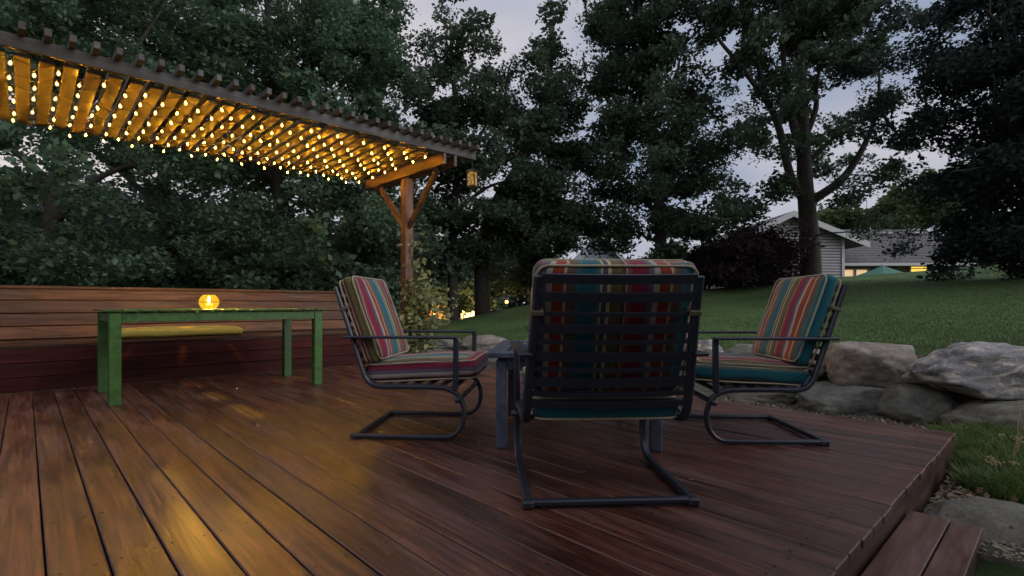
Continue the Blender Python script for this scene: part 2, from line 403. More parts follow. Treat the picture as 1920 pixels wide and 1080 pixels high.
# lantern hanging from the end of the front beam
LP = D(.40, 5.31, 2.861)
lan = thing('hanging_lantern', 'small square lantern with textured amber glass hanging from the beam end', 'lantern', LP, YAW+R(28)); lan.scale = (.88, .88, .95)
MB().tube([(0, 0, 0), (0, 0, -.07), (0, 0, -.14)], .004, 6).build('hook', M['socket'], lan)
MB().lathe([(.02, -.135), (.125, -.178), (.125, -.186), (.02, -.186)], 4, smooth=False).build('roof', M['socket'], lan, rot=(0, 0, R(45)))
MB().box((0, 0, -.40), (.15, .15, .02), None, .004).build('base', M['socket'], lan)
for sx in (-1, 1):
    for sy in (-1, 1): MB().box((sx*.062, sy*.062, -.287), (.014, .014, .205)).build('corner_bar', M['socket'], lan)
def glassmat():
    m, t, b, l = newmat('seeded_amber_glass')
    c = node(t, 'ShaderNodeTexCoord'); n = node(t, 'ShaderNodeTexVoronoi', Scale=26.0); l(c.outputs['Object'], n.inputs['Vector'])
    r = ramp(t, [(.2, (1, .62, .16)), (.7, (.18, .08, .015))]); l(n.outputs['Distance'], r.inputs[0]); l(r.outputs[0], b.inputs['Emission Color'])
    b.inputs['Emission Strength'].default_value = .38; b.inputs['Base Color'].default_value = (.2, .12, .04, 1); b.inputs['Roughness'].default_value = .15
    return m
GM = glassmat()
for a in range(4):
    MB().box((0, .058, -.287), (.11, .004, .20)).build('pane', GM, lan, rot=(0, 0, a*math.pi/2))

# ------------------------------------------------------------------ green table with candle, pad on the bench
TBL = thing('dining_table', 'green painted wooden table with slatted top and square legs', 'table', ((-3.2-1.95-2.51-3.72)/4, (4.19+5.235+5.82+4.72)/4, 0), YAW)
TL, TW = 1.74, .94
for sx in (-1, 1):
    for sy in (-1, 1): MB().box((sx*(TL/2-.055), sy*(TW/2-.055), .367), (.079, .079, .734), None, .004).build('leg', M['table_green'], TBL)
for sy in (-1, 1): MB().box((0, sy*(TW/2-.035), .695), (TL-.19, .024, .075), None, .003).build('apron', M['table_green'], TBL)
for sx in (-1, 1): MB().box((sx*(TL/2-.035), 0, .695), (.024, TW-.19, .075), None, .003).build('apron', M['table_green'], TBL)
nb = 15; bw = (TL+.05)/nb
tb_me = MB().box((0, 0, 0), (bw-.016, TW+.03, .014), None, .003).mesh('top_board'); tb_me.materials.append(M['table_green'])
for i in range(nb): link('top_board', tb_me, TBL, loc=(-(TL+.05)/2+bw*(i+.5), 0, .752))
cp = at(392, 578, 4.98); cloc = Vector((cp.x, cp.y, .760))
can = thing('candle_holder', 'round faceted yellow glass candle holder glowing on the green table', 'candle holder', cloc, .2)
def cglass():
    m, t, b, l = newmat('lit_yellow_glass')
    c = node(t, 'ShaderNodeTexCoord'); n = node(t, 'ShaderNodeTexVoronoi', Scale=38.0); l(c.outputs['Object'], n.inputs['Vector'])
    r = ramp(t, [(.15, (1, .70, .04)), (.75, (.95, .50, .02))]); l(n.outputs['Distance'], r.inputs[0])
    e = node(t, 'ShaderNodeEmission', Strength=1.6); l(r.outputs[0], e.inputs[0])
    tr = node(t, 'ShaderNodeBsdfTransparent'); tr.inputs[0].default_value = (1, .85, .45, 1)
    gl = node(t, 'ShaderNodeBsdfGlossy', Roughness=.1); gl.inputs[0].default_value = (.3, .25, .1, 1)
    ms = node(t, 'ShaderNodeMixShader', Fac=.55); l(e.outputs[0], ms.inputs[1]); l(tr.outputs[0], ms.inputs[2])
    m2 = node(t, 'ShaderNodeMixShader', Fac=.12); l(ms.outputs[0], m2.inputs[1]); l(gl.outputs[0], m2.inputs[2]); l(m2.outputs[0], t.nodes['Material Output'].inputs[0])
    return m
CG = cglass()
MB().lathe([(.050, 0), (.072, .018), (.086, .05), (.084, .085), (.068, .115), (.048, .133)], 14, smooth=False, cap=False).build('bowl', CG, can)
MB().lathe([(.060, .0635), (.0872, .0615), (.0872, .0665), (.060, .0645)], 28, cap=False).build('band', plain('amber_band', (.25, .13, .01), .4), can)
MB().lathe([(.028, .002), (.028, .05), (.002, .052)], 12).build('candle', plain('wax', (.7, .5, .15), .5), can)
MB().lathe([(.001, .055), (.009, .066), (.012, .080), (.008, .098), (.001, .118)], 8).build('flame', emit('flame_glow', (1, .75, .3), 60), can)
cl_ = bpy.data.lights.new('candle_light', 'POINT'); cl_.energy = 60.0; cl_.color = (1, .62, .18); cl_.shadow_soft_size = .008
lo = bpy.data.objects.new('candle_light', cl_); COL.objects.link(lo); lo.parent = can; lo.location = (0, 0, .135)
def cushion(name, Lx, Wy, T, mat, parent, M4=None, off=0.0, pip=True, crown=.02, seed=0, sg=-1, edge=(.3, 1), ends=True):
    n = 40; st = 26; prof = []
    e = 5.0
    for k in range(n):
        a = 2*math.pi*(k+.5)/n; c_, s_ = math.cos(a), math.sin(a)
        prof.append((math.copysign(abs(c_)**(2/e), c_), math.copysign(abs(s_)**(2/3.2), s_)))
    V = []; A = []; F = []; rc = .035
    for i in range(st+1):
        t = i/st; xx = (1-math.cos(math.pi*t))/2
        d = min(xx, 1-xx)*Lx; ins = rc - math.sqrt(max(0, rc*rc - max(0, rc-d)**2)) if d < rc else 0
        ins = min(ins, T*.42)
        for (a, b) in prof:
            y = a*(Wy/2-ins*.7); z = b*(T/2-ins)
            z += crown*(1-a*a)*(1-(2*xx-1)**2)*(1 if b > 0 else -.4)
            z += .009*noise.noise(Vector((xx*3+seed, a*2, seed*1.7))) + .004*noise.noise(Vector((xx*9+seed, a*6, b+seed)))
            V.append((xx*Lx-Lx/2, y, z))
            s = sg*a*Wy/2 + off
            if abs(a) > .965 or (ends and (i < 5 or i > st-5)): s = edge[0] + edge[1]*(T/2 - max(-T/2, min(T/2, z)))
            A.append(s+1.224)
    m = n
    for i in range(st):
        for k in range(n):
            k2 = (k+1) % n; F.append((i*m+k, (i+1)*m+k, (i+1)*m+k2, i*m+k2))
    F.append(tuple(range(n))); F.append(tuple(st*m+k for k in range(n-1, -1, -1)))
    if M4 is not None: V = [M4 @ Vector(v) for v in V]
    mb = MB().add(V, F, True); me = mb.mesh(name)
    at_ = me.attributes.new('stripe', 'FLOAT', 'POINT'); at_.data.foreach_set('value', A)
    o = link(name, me, parent, mat)
    if pip:
        q = MB(); r_ = .045
        for sgn in (1, -1):
            loop = []; hx, hy = Lx/2-.006, Wy/2-.004
            for (cx_, cy_, a0) in ((hx-r_, hy-r_, 0), (-hx+r_, hy-r_, 90), (-hx+r_, -hy+r_, 180), (hx-r_, -hy+r_, 270)):
                for j in range(5):
                    a = R(a0+j*22.5); loop.append((cx_+r_*math.cos(a), cy_+r_*math.sin(a)))
            loop.append(loop[0]); P = []
            for i in range(len(loop)-1):
                for j in range(4):
                    f = j/4; x_ = loop[i][0]*(1-f)+loop[i+1][0]*f; y_ = loop[i][1]*(1-f)+loop[i+1][1]*f
                    P.append(Vector((x_, y_, sgn*(T/2-.012) + .004*noise.noise(Vector((x_*9+seed, y_*9, sgn))))))
            P.append(P[0])
            if M4 is not None: P = [M4 @ v for v in P]
            q.tube(P, .0055, 5, False)
        q.build('piping', M['piping'], o)
    return o
pc_ = at(348, 640, 5.55)
pp, pbb = pb(pc_.x, pc_.y)
pad = cushion('bench_pad', 1.17, .42, .094, M['pad'], None, None, 0, False, .02, 3)
pad.location = D(pp, B0+.165, .500); pad.rotation_euler = (0, 0, YAW)
tag(pad, 'mustard yellow seat pad lying on the wooden bench behind the green table', 'seat pad')

# ------------------------------------------------------------------ striped patio chairs
def stripemat():
    m, t, b, l = newmat('serape_stripe_fabric')
    a = node(t, 'ShaderNodeAttribute', attribute_name='stripe')
    seq = [(.021, (.34, .31, .27)), (.044, (.25, .042, .016)), (.009, (.42, .34, .21)), (.016, (.14, .075, .05)), (.020, (.10, .07, .055)), (.018, (.045, .115, .13)), (.062, (.008, .100, .130)),
           (.014, (.08, .115, .095)), (.007, (.38, .34, .22)), (.020, (.055, .065, .075)), (.012, (.42, .36, .23)), (.042, (.115, .092, .030)), (.016, (.075, .040, .035)), (.005, (.40, .32, .22)), (.016, (.20, .06, .05)), (.050, (.19, .013, .034)), (.014, (.13, .025, .06)), (.022, (.105, .085, .115))]
    tot = sum(x[0] for x in seq)
    dv = node(t, 'ShaderNodeMath', operation='DIVIDE'); dv.inputs[1].default_value = tot; l(a.outputs['Fac'], dv.inputs[0])
    fr = node(t, 'ShaderNodeMath', operation='FRACT'); l(dv.outputs[0], fr.inputs[0])
    st = []; q = 0
    for w, c in seq: st.append((q/tot, c)); q += w
    r = ramp(t, st, 'CONSTANT'); l(fr.outputs[0], r.inputs[0])
    c = node(t, 'ShaderNodeTexCoord'); n = node(t, 'ShaderNodeTexNoise', Scale=240.0, Detail=3.0); l(c.outputs['Object'], n.inputs['Vector'])
    n2 = node(t, 'ShaderNodeTexNoise', Scale=9.0, Detail=3.0); l(c.outputs['Object'], n2.inputs['Vector'])
    hv = node(t, 'ShaderNodeHueSaturation'); mr = node(t, 'ShaderNodeMapRange'); mr.inputs['To Min'].default_value = .65; mr.inputs['To Max'].default_value = 1.35
    l(n.outputs['Fac'], mr.inputs['Value']); l(mr.outputs[0], hv.inputs['Value']); l(r.outputs[0], hv.inputs['Color']); l(hv.outputs[0], b.inputs['Base Color'])
    b.inputs['Roughness'].default_value = .9; b.inputs['Specular IOR Level'].default_value = .2; b.inputs['Sheen Weight'].default_value = .15
    bp = node(t, 'ShaderNodeBump', Strength=.35, Distance=.01); l(n2.outputs['Fac'], bp.inputs['Height']); l(bp.outputs[0], b.inputs['Normal'])
    return m, tot
M['stripe'], STOT = stripemat()
HW = .33
ctrl = [(0, .020), (.2, .020), (.50, .020), (.585, .030), (.635, .075), (.655, .14), (.652, .20), (.625, .262), (.570, .300), (.50, .312), (.30, .314), (.16, .314), (.10, .328), (.065, .365), (.045, .41), (-.04, .645), (-.135, .905)]
cpts = [(v.x, v.y) for v in spline([Vector((a, b, 0)) for a, b in ctrl], 5)]
cm = {}
def cmesh(key, mb):
    if key not in cm:
        cm[key] = mb().mesh(key[0]); cm[key].materials.append(M['metal'])
    return cm[key]
def hwz(z): return HW - .028*sst(.35, .9, z)
def backx(z): return float(np.interp(z, [.41, .645, .905], [.045, -.04, -.135]))
def slat_mb(z, h):
    mb = MB(); P = []
    for j in range(9):
        hw = hwz(z); y = -hw+.012 + (2*hw-.024)*j/8; bow = -.028*(1-(y/HW)**2)
        P.append(Vector((backx(z)+bow, y, z - .006*(1-(y/HW)**2))))
    up = Vector((-.34, 0, .94))
    V = []; F = []
    for q in P:
        f = Vector((.94, 0, .34))*.007
        V += [q-up*h/2-f, q+up*h/2-f, q+up*h/2+f, q-up*h/2+f]
    for j in range(8):
        for k in range(4): F.append((j*4+k, j*4+(k+1) % 4, (j+1)*4+(k+1) % 4, (j+1)*4+k))
    F += [(3, 2, 1, 0), (32, 33, 34, 35)]
    return mb.add(V, F)
def chair(label, loc, yaw, sseat, sback, seed):
    t = thing('patio_chair', label, 'chair', loc, yaw, 'striped spring patio chairs round the low table')
    def part(name, key, f): return link(name, cmesh((name, key), f), t)
    for s in (-1, 1):
        part('side_frame', s, lambda: MB().sweep_xz(cpts, 0, .036, .026, lambda z: s*hwz(z)))
        part('arm', s, lambda: MB().box((.275, s*(HW+.012), .607), (.69, .058, .016), None, .006))
        part('arm_post', s, lambda: MB().beam((.605, s*(HW+.004), .30), (.610, s*(HW+.008), .60), .028, .030, (1, 0, 0)))
        part('bolt', s, lambda: MB().tube([(.622, s*(HW-.035), .243), (.622, s*(HW+.035), .243)], .016, 10))
        part('foot_cap', s, lambda: MB().box((-.002, s*HW, .018), (.05, .046, .034), None, .008))
    part('rear_bar', 0, lambda: MB().box((0, 0, .021), (.034, 2*HW, .026), None, .007))
    part('cross_bar', 0, lambda: MB().box((.628, 0, .245), (.022, 2*HW, .03), None, .006))
    part('seat_bar', 0, lambda: MB().box((.585, 0, .306), (.03, 2*HW, .02), None, .005))
    part('seat_bar', 1, lambda: MB().box((.10, 0, .338), (.03, 2*HW, .02), None, .005))
    for i in range(5): part('seat_slat', i, lambda: MB().box((.19+i*.085, 0, .328), (.04, 2*HW-.02, .008), None, .003))
    part('top_rail', 0, lambda: slat_mb(.898, .036))
    for i, (z, h) in enumerate(((.832, .036), (.768, .015), (.712, .036), (.660, .015), (.602, .036), (.550, .015), (.497, .038), (.447, .020), (.405, .030))):
        part('back_slat', i, lambda: slat_mb(z, h))
    ms = Matrix.Translation((.385, 0, .402)) @ Matrix.Rotation(R(-3), 4, 'Y')
    cushion('seat_cushion', .66, .605, .128, M['stripe'], t, ms, sseat[0], True, .018, seed, sseat[1], sseat[2])
    up = Vector((-.338, 0, .941)); fw = Vector((.941, 0, .338))
    c0 = Vector((backx(.70), 0, .70)) + fw*.072 - up*.018
    m4 = Matrix(((up.x, 0, fw.x, c0.x), (0, -1, 0, 0), (up.z, 0, fw.z, c0.z), (0, 0, 0, 1)))
    m4 = Matrix(((up.x, 0, fw.x, c0.x), (up.y, 1, fw.y, 0), (up.z, 0, fw.z, c0.z), (0, 0, 0, 1)))
    bc = cushion('back_cushion', .545, .625, .105, M['stripe'], t, m4, sback[0], True, .022, seed+5, sback[1], sback[2], False)
    for s in (-1, 1): MB().box((backx(.77)+.01, s*(hwz(.77)-.004), .775), (.060, .048, .022), Matrix.Rotation(R(-18), 3, 'Y'), .004).build('tie_strap', M['strap'], bc)
    return t
chair('striped patio chair left of the low table, facing right with its side to us', (-.905, 3.43, 0), R(-5), (.035, -1, (.335, 1)), (.57, 1, (.235, 1)), 1)
chair('striped patio chair seen from behind in the foreground, filling the middle', (.392, 2.06, 0), R(93), (.27, -1, (.235, -1)), (.27, -1, (.33, 1)), 2)
chair('striped patio chair right of the low table, facing left before the boulders', (1.778, 3.275, 0), R(178), (.535, -1, (.235, -1)), (-.15, 1, (.20, -1)), 3)
chair('striped patio chair across the low table, almost hidden behind the foreground chair', (.482, 4.52, 0), R(-90), (.1, -1, (.235, -1)), (.1, -1, (.3, 1)), 4)

# low table between the chairs
LT = thing('low_table', 'low slate blue square slatted table between the patio chairs', 'table', (.395, 3.315, 0), R(-4))
for sx in (-1, 1):
    for sy in (-1, 1): MB().box((sx*.425, sy*.425, .245), (.058, .058, .49), None, .004).build('leg', M['table_blue'], LT)
for sy in (-1, 1):
    MB().box((0, sy*.45, .522), (1.0, .10, .03), None, .004).build('top_frame', M['table_blue'], LT)
    MB().box((0, sy*.44, .472), (.79, .022, .07), None, .003).build('apron', M['table_blue'], LT)
    MB().box((sy*.44, 0, .472), (.022, .79, .07), None, .003).build('apron', M['table_blue'], LT)
for sx in (-1, 1): MB().box((sx*.45, 0, .522), (.10, .797, .03), None, .004).build('top_frame', M['table_blue'], LT)
for i in range(6): MB().box((-.331+i*.1325, 0, .520), (.118, .785, .024), None, .003).build('top_slat', M['table_blue'], LT)

# ------------------------------------------------------------------ boulders
def stonemat(name, a, b_, c_, sc=6, vein=None):
    m, t, b, l = newmat(name)
    c = node(t, 'ShaderNodeTexCoord'); oi = node(t, 'ShaderNodeObjectInfo')
    sc_ = node(t, 'ShaderNodeVectorMath', operation='SCALE'); sc_.inputs[0].default_value = (13, 7, 21); l(oi.outputs['Random'], sc_.inputs['Scale'])
    ad = node(t, 'ShaderNodeVectorMath', operation='ADD'); l(c.outputs['Object'], ad.inputs[0]); l(sc_.outputs[0], ad.inputs[1])
    n = node(t, 'ShaderNodeTexNoise', Scale=float(sc), Detail=9.0, Roughness=.68); l(ad.outputs[0], n.inputs['Vector'])
    f = node(t, 'ShaderNodeTexNoise', Scale=60.0, Detail=5.0, Roughness=.7); l(ad.outputs[0], f.inputs['Vector'])
    r = ramp(t, [(.3, a), (.5, b_), (.7, c_)]); l(n.outputs['Fac'], r.inputs[0])
    hv = node(t, 'ShaderNodeHueSaturation'); mr = node(t, 'ShaderNodeMapRange'); mr.inputs['From Min'].default_value = .25; mr.inputs['From Max'].default_value = .75; mr.inputs['To Min'].default_value = .6; mr.inputs['To Max'].default_value = 1.4
    l(f.outputs['Fac'], mr.inputs['Value']); l(mr.outputs[0], hv.inputs['Value']); l(r.outputs[0], hv.inputs['Color']); col = hv.outputs[0]
    if vein:
        mp = node(t, 'ShaderNodeMapping'); mp.inputs['Scale'].default_value = (2.0, 3.5, 7.0); mp.inputs['Rotation'].default_value = (0, R(-12), 0); l(ad.outputs[0], mp.inputs['Vector'])
        v = node(t, 'ShaderNodeTexNoise', Scale=1.3, Detail=8.0, Roughness=.7, Distortion=1.6); l(mp.outputs[0], v.inputs['Vector'])
        vr = ramp(t, [(.50, (0, 0, 0)), (.60, (1, 1, 1)), (.72, (.3, .3, .3))]); l(v.outputs['Fac'], vr.inputs[0])
        mx_ = node(t, 'ShaderNodeMix', data_type='RGBA'); l(vr.outputs[0], mx_.inputs[0]); l(col, mx_.inputs[6]); mx_.inputs[7].default_value = (*vein, 1); col = mx_.outputs[2]
    l(col, b.inputs['Base Color']); b.inputs['Roughness'].default_value = .85; b.inputs['Specular IOR Level'].default_value = .3
    bp = node(t, 'ShaderNodeBump', Strength=.7, Distance=.02); l(n.outputs['Fac'], bp.inputs['Height'])
    b2 = node(t, 'ShaderNodeBump', Strength=.5, Distance=.006); l(f.outputs['Fac'], b2.inputs['Height']); l(bp.outputs[0], b2.inputs['Normal']); l(b2.outputs[0], b.inputs['Normal'])
    return m
M['st_tan'] = stonemat('tan_granite', (.14, .125, .105), (.225, .20, .17), (.31, .28, .245), 5)
M['st_grey'] = stonemat('grey_green_granite', (.085, .09, .08), (.145, .15, .133), (.215, .215, .19), 4)
M['st_vein'] = stonemat('veined_gneiss', (.11, .108, .11), (.19, .188, .195), (.32, .30, .28), 7, (.50, .44, .365))
M['st_dark'] = stonemat('dark_mossy_rock', (.095, .095, .07), (.15, .145, .115), (.22, .21, .175), 5)
def boulder(name, label, u0, u1, v0, v1, Y, depth, mat, seed, box=.35, cut=5, group='boulders of the retaining wall', rough=.06, sub=4, strat=0):
    c = at((u0+u1)/2, (v0+v1)/2, Y); s = Vector(((u1-u0)/FPX*Y/2, depth/2, (v1-v0)/FPX*Y/2))
    bm = bmesh.new(); bmesh.ops.create_icosphere(bm, subdivisions=sub+1, radius=1)
    rr = random.Random(seed); planes = []
    for _ in range(cut+4):
        d = Vector((rr.uniform(-1, 1), rr.uniform(-1, 1), rr.uniform(-1, 1))).normalized(); planes.append((d, rr.uniform(.72, .92)))
    sd = Vector((seed*3.1, seed*1.7, seed*.9))
    yaw = Matrix.Rotation(YAW*.0 + rr.uniform(-.12, .12) - .62, 3, 'Z')
    for v in bm.verts:
        n = v.co.normalized(); q = n.copy()
        e = 1/max(abs(n.x), abs(n.y), abs(n.z)); q = n*((1-box)*1 + box*min(e, 1.5)*.84)
        for d, h in planes:
            dd = q.dot(d)
            if dd > h: q -= d*(dd-h)*.7
        q += n*(rough*1.6*noise.noise(q*1.3+sd) + rough*noise.noise(q*3.1+sd) + rough*.6*noise.noise(q*7+sd) + rough*.35*noise.noise(q*15+sd) + rough*.2*noise.noise(q*31+sd))
        if strat: q += n*(strat*noise.noise(Vector((q.x*1.2, q.y*1.5, q.z*5.5 - q.x*1.2))+sd))
        v.co = q
    mxs = [max(abs(v.co[i]) for v in bm.verts) for i in range(3)]
    for v in bm.verts: v.co = Vector((v.co.x/mxs[0]*s.x, v.co.y/mxs[1]*s.y, v.co.z/mxs[2]*s.z))
    me = bpy.data.meshes.new(name); bm.to_mesh(me); bm.free(); me.polygons.foreach_set('use_smooth', [True]*len(me.polygons))
    return tag(link(name, me, None, mat, c), label, 'boulder', group)
def wy(u, p): return (p+4.25)/(PX*(u-960)/FPX+PY)
BD = [
 ('huge pale veined boulder at the right end of the wall top', 1706, 1985, 641, 750, 'st_vein', 1.42, 1),
 ('tan rounded block boulder in the top row beside the veined boulder', 1555, 1708, 639, 729, 'st_tan', 1.40, 2),
 ('partly hidden boulder in the top row behind the right chair back', 1462, 1562, 648, 716, 'st_tan', 1.42, 3),
 ('grey boulder in the top row behind the right chair seat', 1352, 1466, 643, 722, 'st_grey', 1.44, 4),
 ('pale granite boulder in the top row just right of the foreground chair', 1282, 1362, 634, 715, 'st_vein', 1.44, 5),
 ('dark boulder under the veined boulder at the right edge of the photo', 1780, 1990, 745, 845, 'st_dark', 1.26, 6),
 ('squarish grey green boulder in the lower row at the deck corner', 1660, 1790, 722, 812, 'st_grey', 1.24, 7),
 ('long low grey boulder in the lower row under the tan block', 1500, 1670, 714, 800, 'st_grey', 1.24, 8),
 ('low mossy boulder in the lower row under the right chair', 1368, 1508, 728, 772, 'st_dark', 1.26, 9),
 ('mossy boulder in the lower row right behind the foreground chair legs', 1272, 1376, 716, 760, 'st_dark', 1.27, 10),
 ('boulder wholly behind the foreground chair, right half', 1180, 1290, 634, 745, 'st_grey', 1.40, 11),
 ('boulder wholly behind the foreground chair, left half', 1075, 1185, 632, 735, 'st_tan', 1.38, 12),
 ('tan boulder peeking out behind the corner of the low table', 950, 1080, 630, 725, 'st_tan', 1.36, 13),
 ('broad tan boulder between the left chair arm and the low table', 862, 954, 627, 664, 'st_tan', 1.34, 14),
 ('grey boulder seen through the left chair arms', 798, 868, 629, 662, 'st_grey', 1.34, 15),
 ('lower boulder in front of the broad tan one near the low table', 855, 945, 655, 700, 'st_grey', 1.14, 16),
 ('lower dark boulder beside the pergola post foot', 775, 860, 652, 700, 'st_dark', 1.14, 17),
]
for (lb, u0, u1, v0, v1, mt, p_, sd) in BD:
    uc = (u0+u1)/2; Y = wy(uc, p_+.08)
    big = sd == 1
    boulder('boulder', lb, u0, u1, v0, v1, Y, .52 if not big else .62, M[mt], sd, (.75 if 'lower' in lb or 'under' in lb else .6) if not big else .62, 6, rough=.055 if not big else .075, strat=.04 if big else .015)
boulder('boulder', 'large rounded boulder at the bottom right corner beside the step', 1705, 2010, 940, 1150, 2.32, .6, M['st_dark'], 31, .25, 3, group='rocks in the garden bed', rough=.05)
for (p_, b_, w_, h_, z_, lb, sd) in ((1.32, -2.05, 1.0, .40, .22, 'boulder continuing the wall top past the right edge of the photo', 41), (1.22, -1.75, .9, .36, -.05, 'lower boulder continuing the wall past the right edge of the photo', 42)):
    q = D(p_, b_); o = boulder('boulder', lb, 960, 960+w_*FPX, HOR, HOR+h_*FPX, 1.0, .6, M['st_grey'], sd, .6, 5); o.location = (q.x, q.y, z_); o.rotation_euler = (0, 0, R(-40))
boulder('stepping_stone', 'flat grey slab lying on the ground by the deck corner', 1792, 1892, 832, 878, 3.62, .42, M['st_tan'], 32, .6, 4, group='rocks in the garden bed', rough=.04)
# dark earth bank behind the boulders so no light leaks through the joints
bk = MB(); n_ = 95
for i in range(n_+1):
    b_ = -6.8 + i*.16; zt = ground_h(*D(1.76, b_).xy)-.02
    for (p_, z_) in ((1.50, -.3), (1.54, .12), (1.62, zt-.06), (1.80, zt)): q = D(p_, b_); bk.v.append((q.x, q.y, z_))
for i in range(n_):
    for j in range(3): bk.f.append((i*4+j, (i+1)*4+j, (i+1)*4+j+1, i*4+j+1)); bk.sm.append(True)
tag(bk.build('earth_bank', M['soil']), kind='structure')

# ------------------------------------------------------------------ leaves and trees
def leaf_cloud(name, C, size, mat, parent=None, up=.35, aspect=.62, kind=None, droop=0):
    C = np.asarray(C, dtype=np.float32); N = len(C)
    d = rng.normal(size=(N, 3)); d[:, 2] = d[:, 2]*.6 - droop; d /= np.linalg.norm(d, axis=1)[:, None]
    nrm = rng.normal(size=(N, 3)); nrm[:, 2] = np.abs(nrm[:, 2]) + up
    s = np.cross(d, nrm); s /= np.linalg.norm(s, axis=1)[:, None] + 1e-9
    nn = np.cross(s, d)
    L_ = (size*rng.uniform(.4, 1.6, N))[:, None]; w = L_*aspect*.5
    a = C; b = C + d*L_*.55 + s*w + nn*L_*.08; c = C + d*L_; e = C + d*L_*.45 - s*w + nn*L_*.08
    V = np.stack([a, b, c, e], 1).reshape(-1, 3); F = np.arange(4*N).reshape(-1, 4)
    me = mesh_np(name, V, F)
    tn = np.repeat(np.clip(rng.beta(2, 2.2, N), 0, 1), 4).astype(np.float32)
    me.attributes.new('tone', 'FLOAT', 'POINT').data.foreach_set('value', tn)
    o = link(name, me, parent, mat)
    if kind: o['kind'] = kind
    return o
def clumps_from(ell, Y, depth, n, rc=.3):
    rp_ = rc*FPX/Y
    ell = [(e[0], e[1], max(e[2]*.35, e[2]-rp_), max(e[3]*.35, e[3]-rp_)) for e in ell]
    area = np.array([e[2]*e[3]*(e[4] if len(e) > 4 else 1) for e in ell], float); area /= area.sum(); out = []
    for k, e in enumerate(ell):
        m = max(2, int(round(n*area[k])))
        for _ in range(m):
            a = rng.uniform(0, 2*math.pi); r = math.sqrt(rng.uniform(0, 1))
            y = Y + rng.normal()*depth*.5
            out.append(at(e[0]+e[2]*r*math.cos(a), e[1]+e[3]*r*math.sin(a), Y) + Vector((0, y-Y, 0)))
    return out
def tree(name, label, Y, depth, trunk, limbs, ell, ncl, lpc, lsize, mat, r0, rad=(.28, .55), group=None, twig=True, cat='tree', flat=.62, shr=.27):
    base = at(trunk[0][0], trunk[0][1], Y); gz = ground_h(base.x, base.y)
    t = thing(name, label, cat, (base.x, base.y, gz), 0, group); org = Vector((base.x, base.y, gz))
    mb = MB(); nodes = []; kd0 = 0
    P = spline([Vector((base.x, base.y, gz-.2))] + [at(u, v, Y) + Vector((0, kd0*abs(u-trunk[len(trunk)//2][0])*Y/FPX, 0)) for u, v in trunk], 4)
    rs = [r0*(1.25 if i == 0 else 1)*(1-.78*(i/(len(P)-1))**.9) for i in range(len(P))]
    mb.tube([q-org for q in P], rs, 10); nodes += [(q, r) for q, r in zip(P, rs)][len(P)//4:]
    kd = rng.normal()*.3; u0 = trunk[len(trunk)//2][0]
    for (pl, r1) in limbs:
        Q = spline([at(u, v, Y)+Vector((0, kd*abs(u-u0)*Y/FPX, 0)) for i, (u, v) in enumerate(pl)], 4)
        rr = [r1*(1-.8*i/(len(Q)-1)) for i in range(len(Q))]
        mb.tube([q-org for q in Q], rr, 7); nodes += list(zip(Q, rr))
    cl_ = clumps_from(ell, Y, depth, ncl, (rad[0]+rad[1])*shr)
    NP = np.array([tuple(q) for q, r in nodes]); 
    if twig:
        order = sorted(range(len(cl_)), key=lambda i: np.min(np.linalg.norm(NP-np.array(cl_[i]), axis=1)))
        for i in order:
            c = cl_[i]; dd = np.linalg.norm(NP-np.array(c), axis=1) + np.maximum(0, NP[:, 2]-c.z)*1.2; j = int(np.argmin(dd)); a, ra = nodes[j]
            mid = (a*.5+c*.5) + Vector((rng.normal()*.12, rng.normal()*.12, rng.normal()*.1+.08)); r1 = min(ra*.6, .018+.012*(c-a).length)
            Q = spline([a, mid, c], 3); rr = [r1*(1-.7*k/(len(Q)-1)) for k in range(len(Q))]
            mb.tube([q-org for q in Q], rr, 4, False); nodes += [(Q[k], rr[k]) for k in (2, 3, 4, 6)]
            NP = np.vstack([NP, [tuple(Q[k]) for k in (2, 3, 4, 6)]])
    mb.build('trunk', M['bark'], t)
    pts = []; szs = []
    for c in cl_:
        n0 = sum(len(q) for q in pts)
        r = rng.uniform(*rad); m = int(lpc*rng.uniform(.6, 1.3)*(r/((rad[0]+rad[1])/2))**1.5)
        g = rng.normal(size=(m, 3)); g /= np.linalg.norm(g, axis=1)[:, None]; g *= (rng.uniform(0, 1, m)**.45)[:, None]*r
        g[:, 2] *= flat; pts.append(g + np.array(c-org))
        ns = 4
        for _ in range(ns):     # small sub-tufts break the outline
            o_ = rng.normal(size=3); o_ = o_/np.linalg.norm(o_)*r*rng.uniform(.8, 1.25); o_[2] *= flat
            g2 = rng.normal(size=(m//9+1, 3))*.085; pts.append(g2+o_+np.array(c-org))
        szs.append(np.full(sum(len(q) for q in pts)-n0, lsize*rng.uniform(.65, 1.35)))
    leaf_cloud('crown', np.concatenate(pts), np.concatenate(szs), mat, t)
    return t
G1 = 'trees round the yard'
tree('maple_tree', 'broad dark maple behind the bench at the far left', 10.8, 3.0, [(90, 560), (95, 430), (110, 300), (120, 120), (110, -60)],
     [([(95, 420), (190, 330), (300, 300)], .10), ([(100, 350), (20, 280), (-80, 250)], .10), ([(112, 250), (230, 120), (300, 20)], .09)],
     [(100, -30, 300, 110), (60, 100, 230, 90), (230, 170, 160, 80), (150, 300, 170, 45), (-40, 230, 70, 60), (30, 340, 130, 40), (330, 300, 90, 60), (300, 390, 130, 50), (60, 470, 190, 50), (-100, 400, 120, 120), (230, 470, 140, 60)], 300, 260, .095, M['leaf_maple'], .22, group=G1)
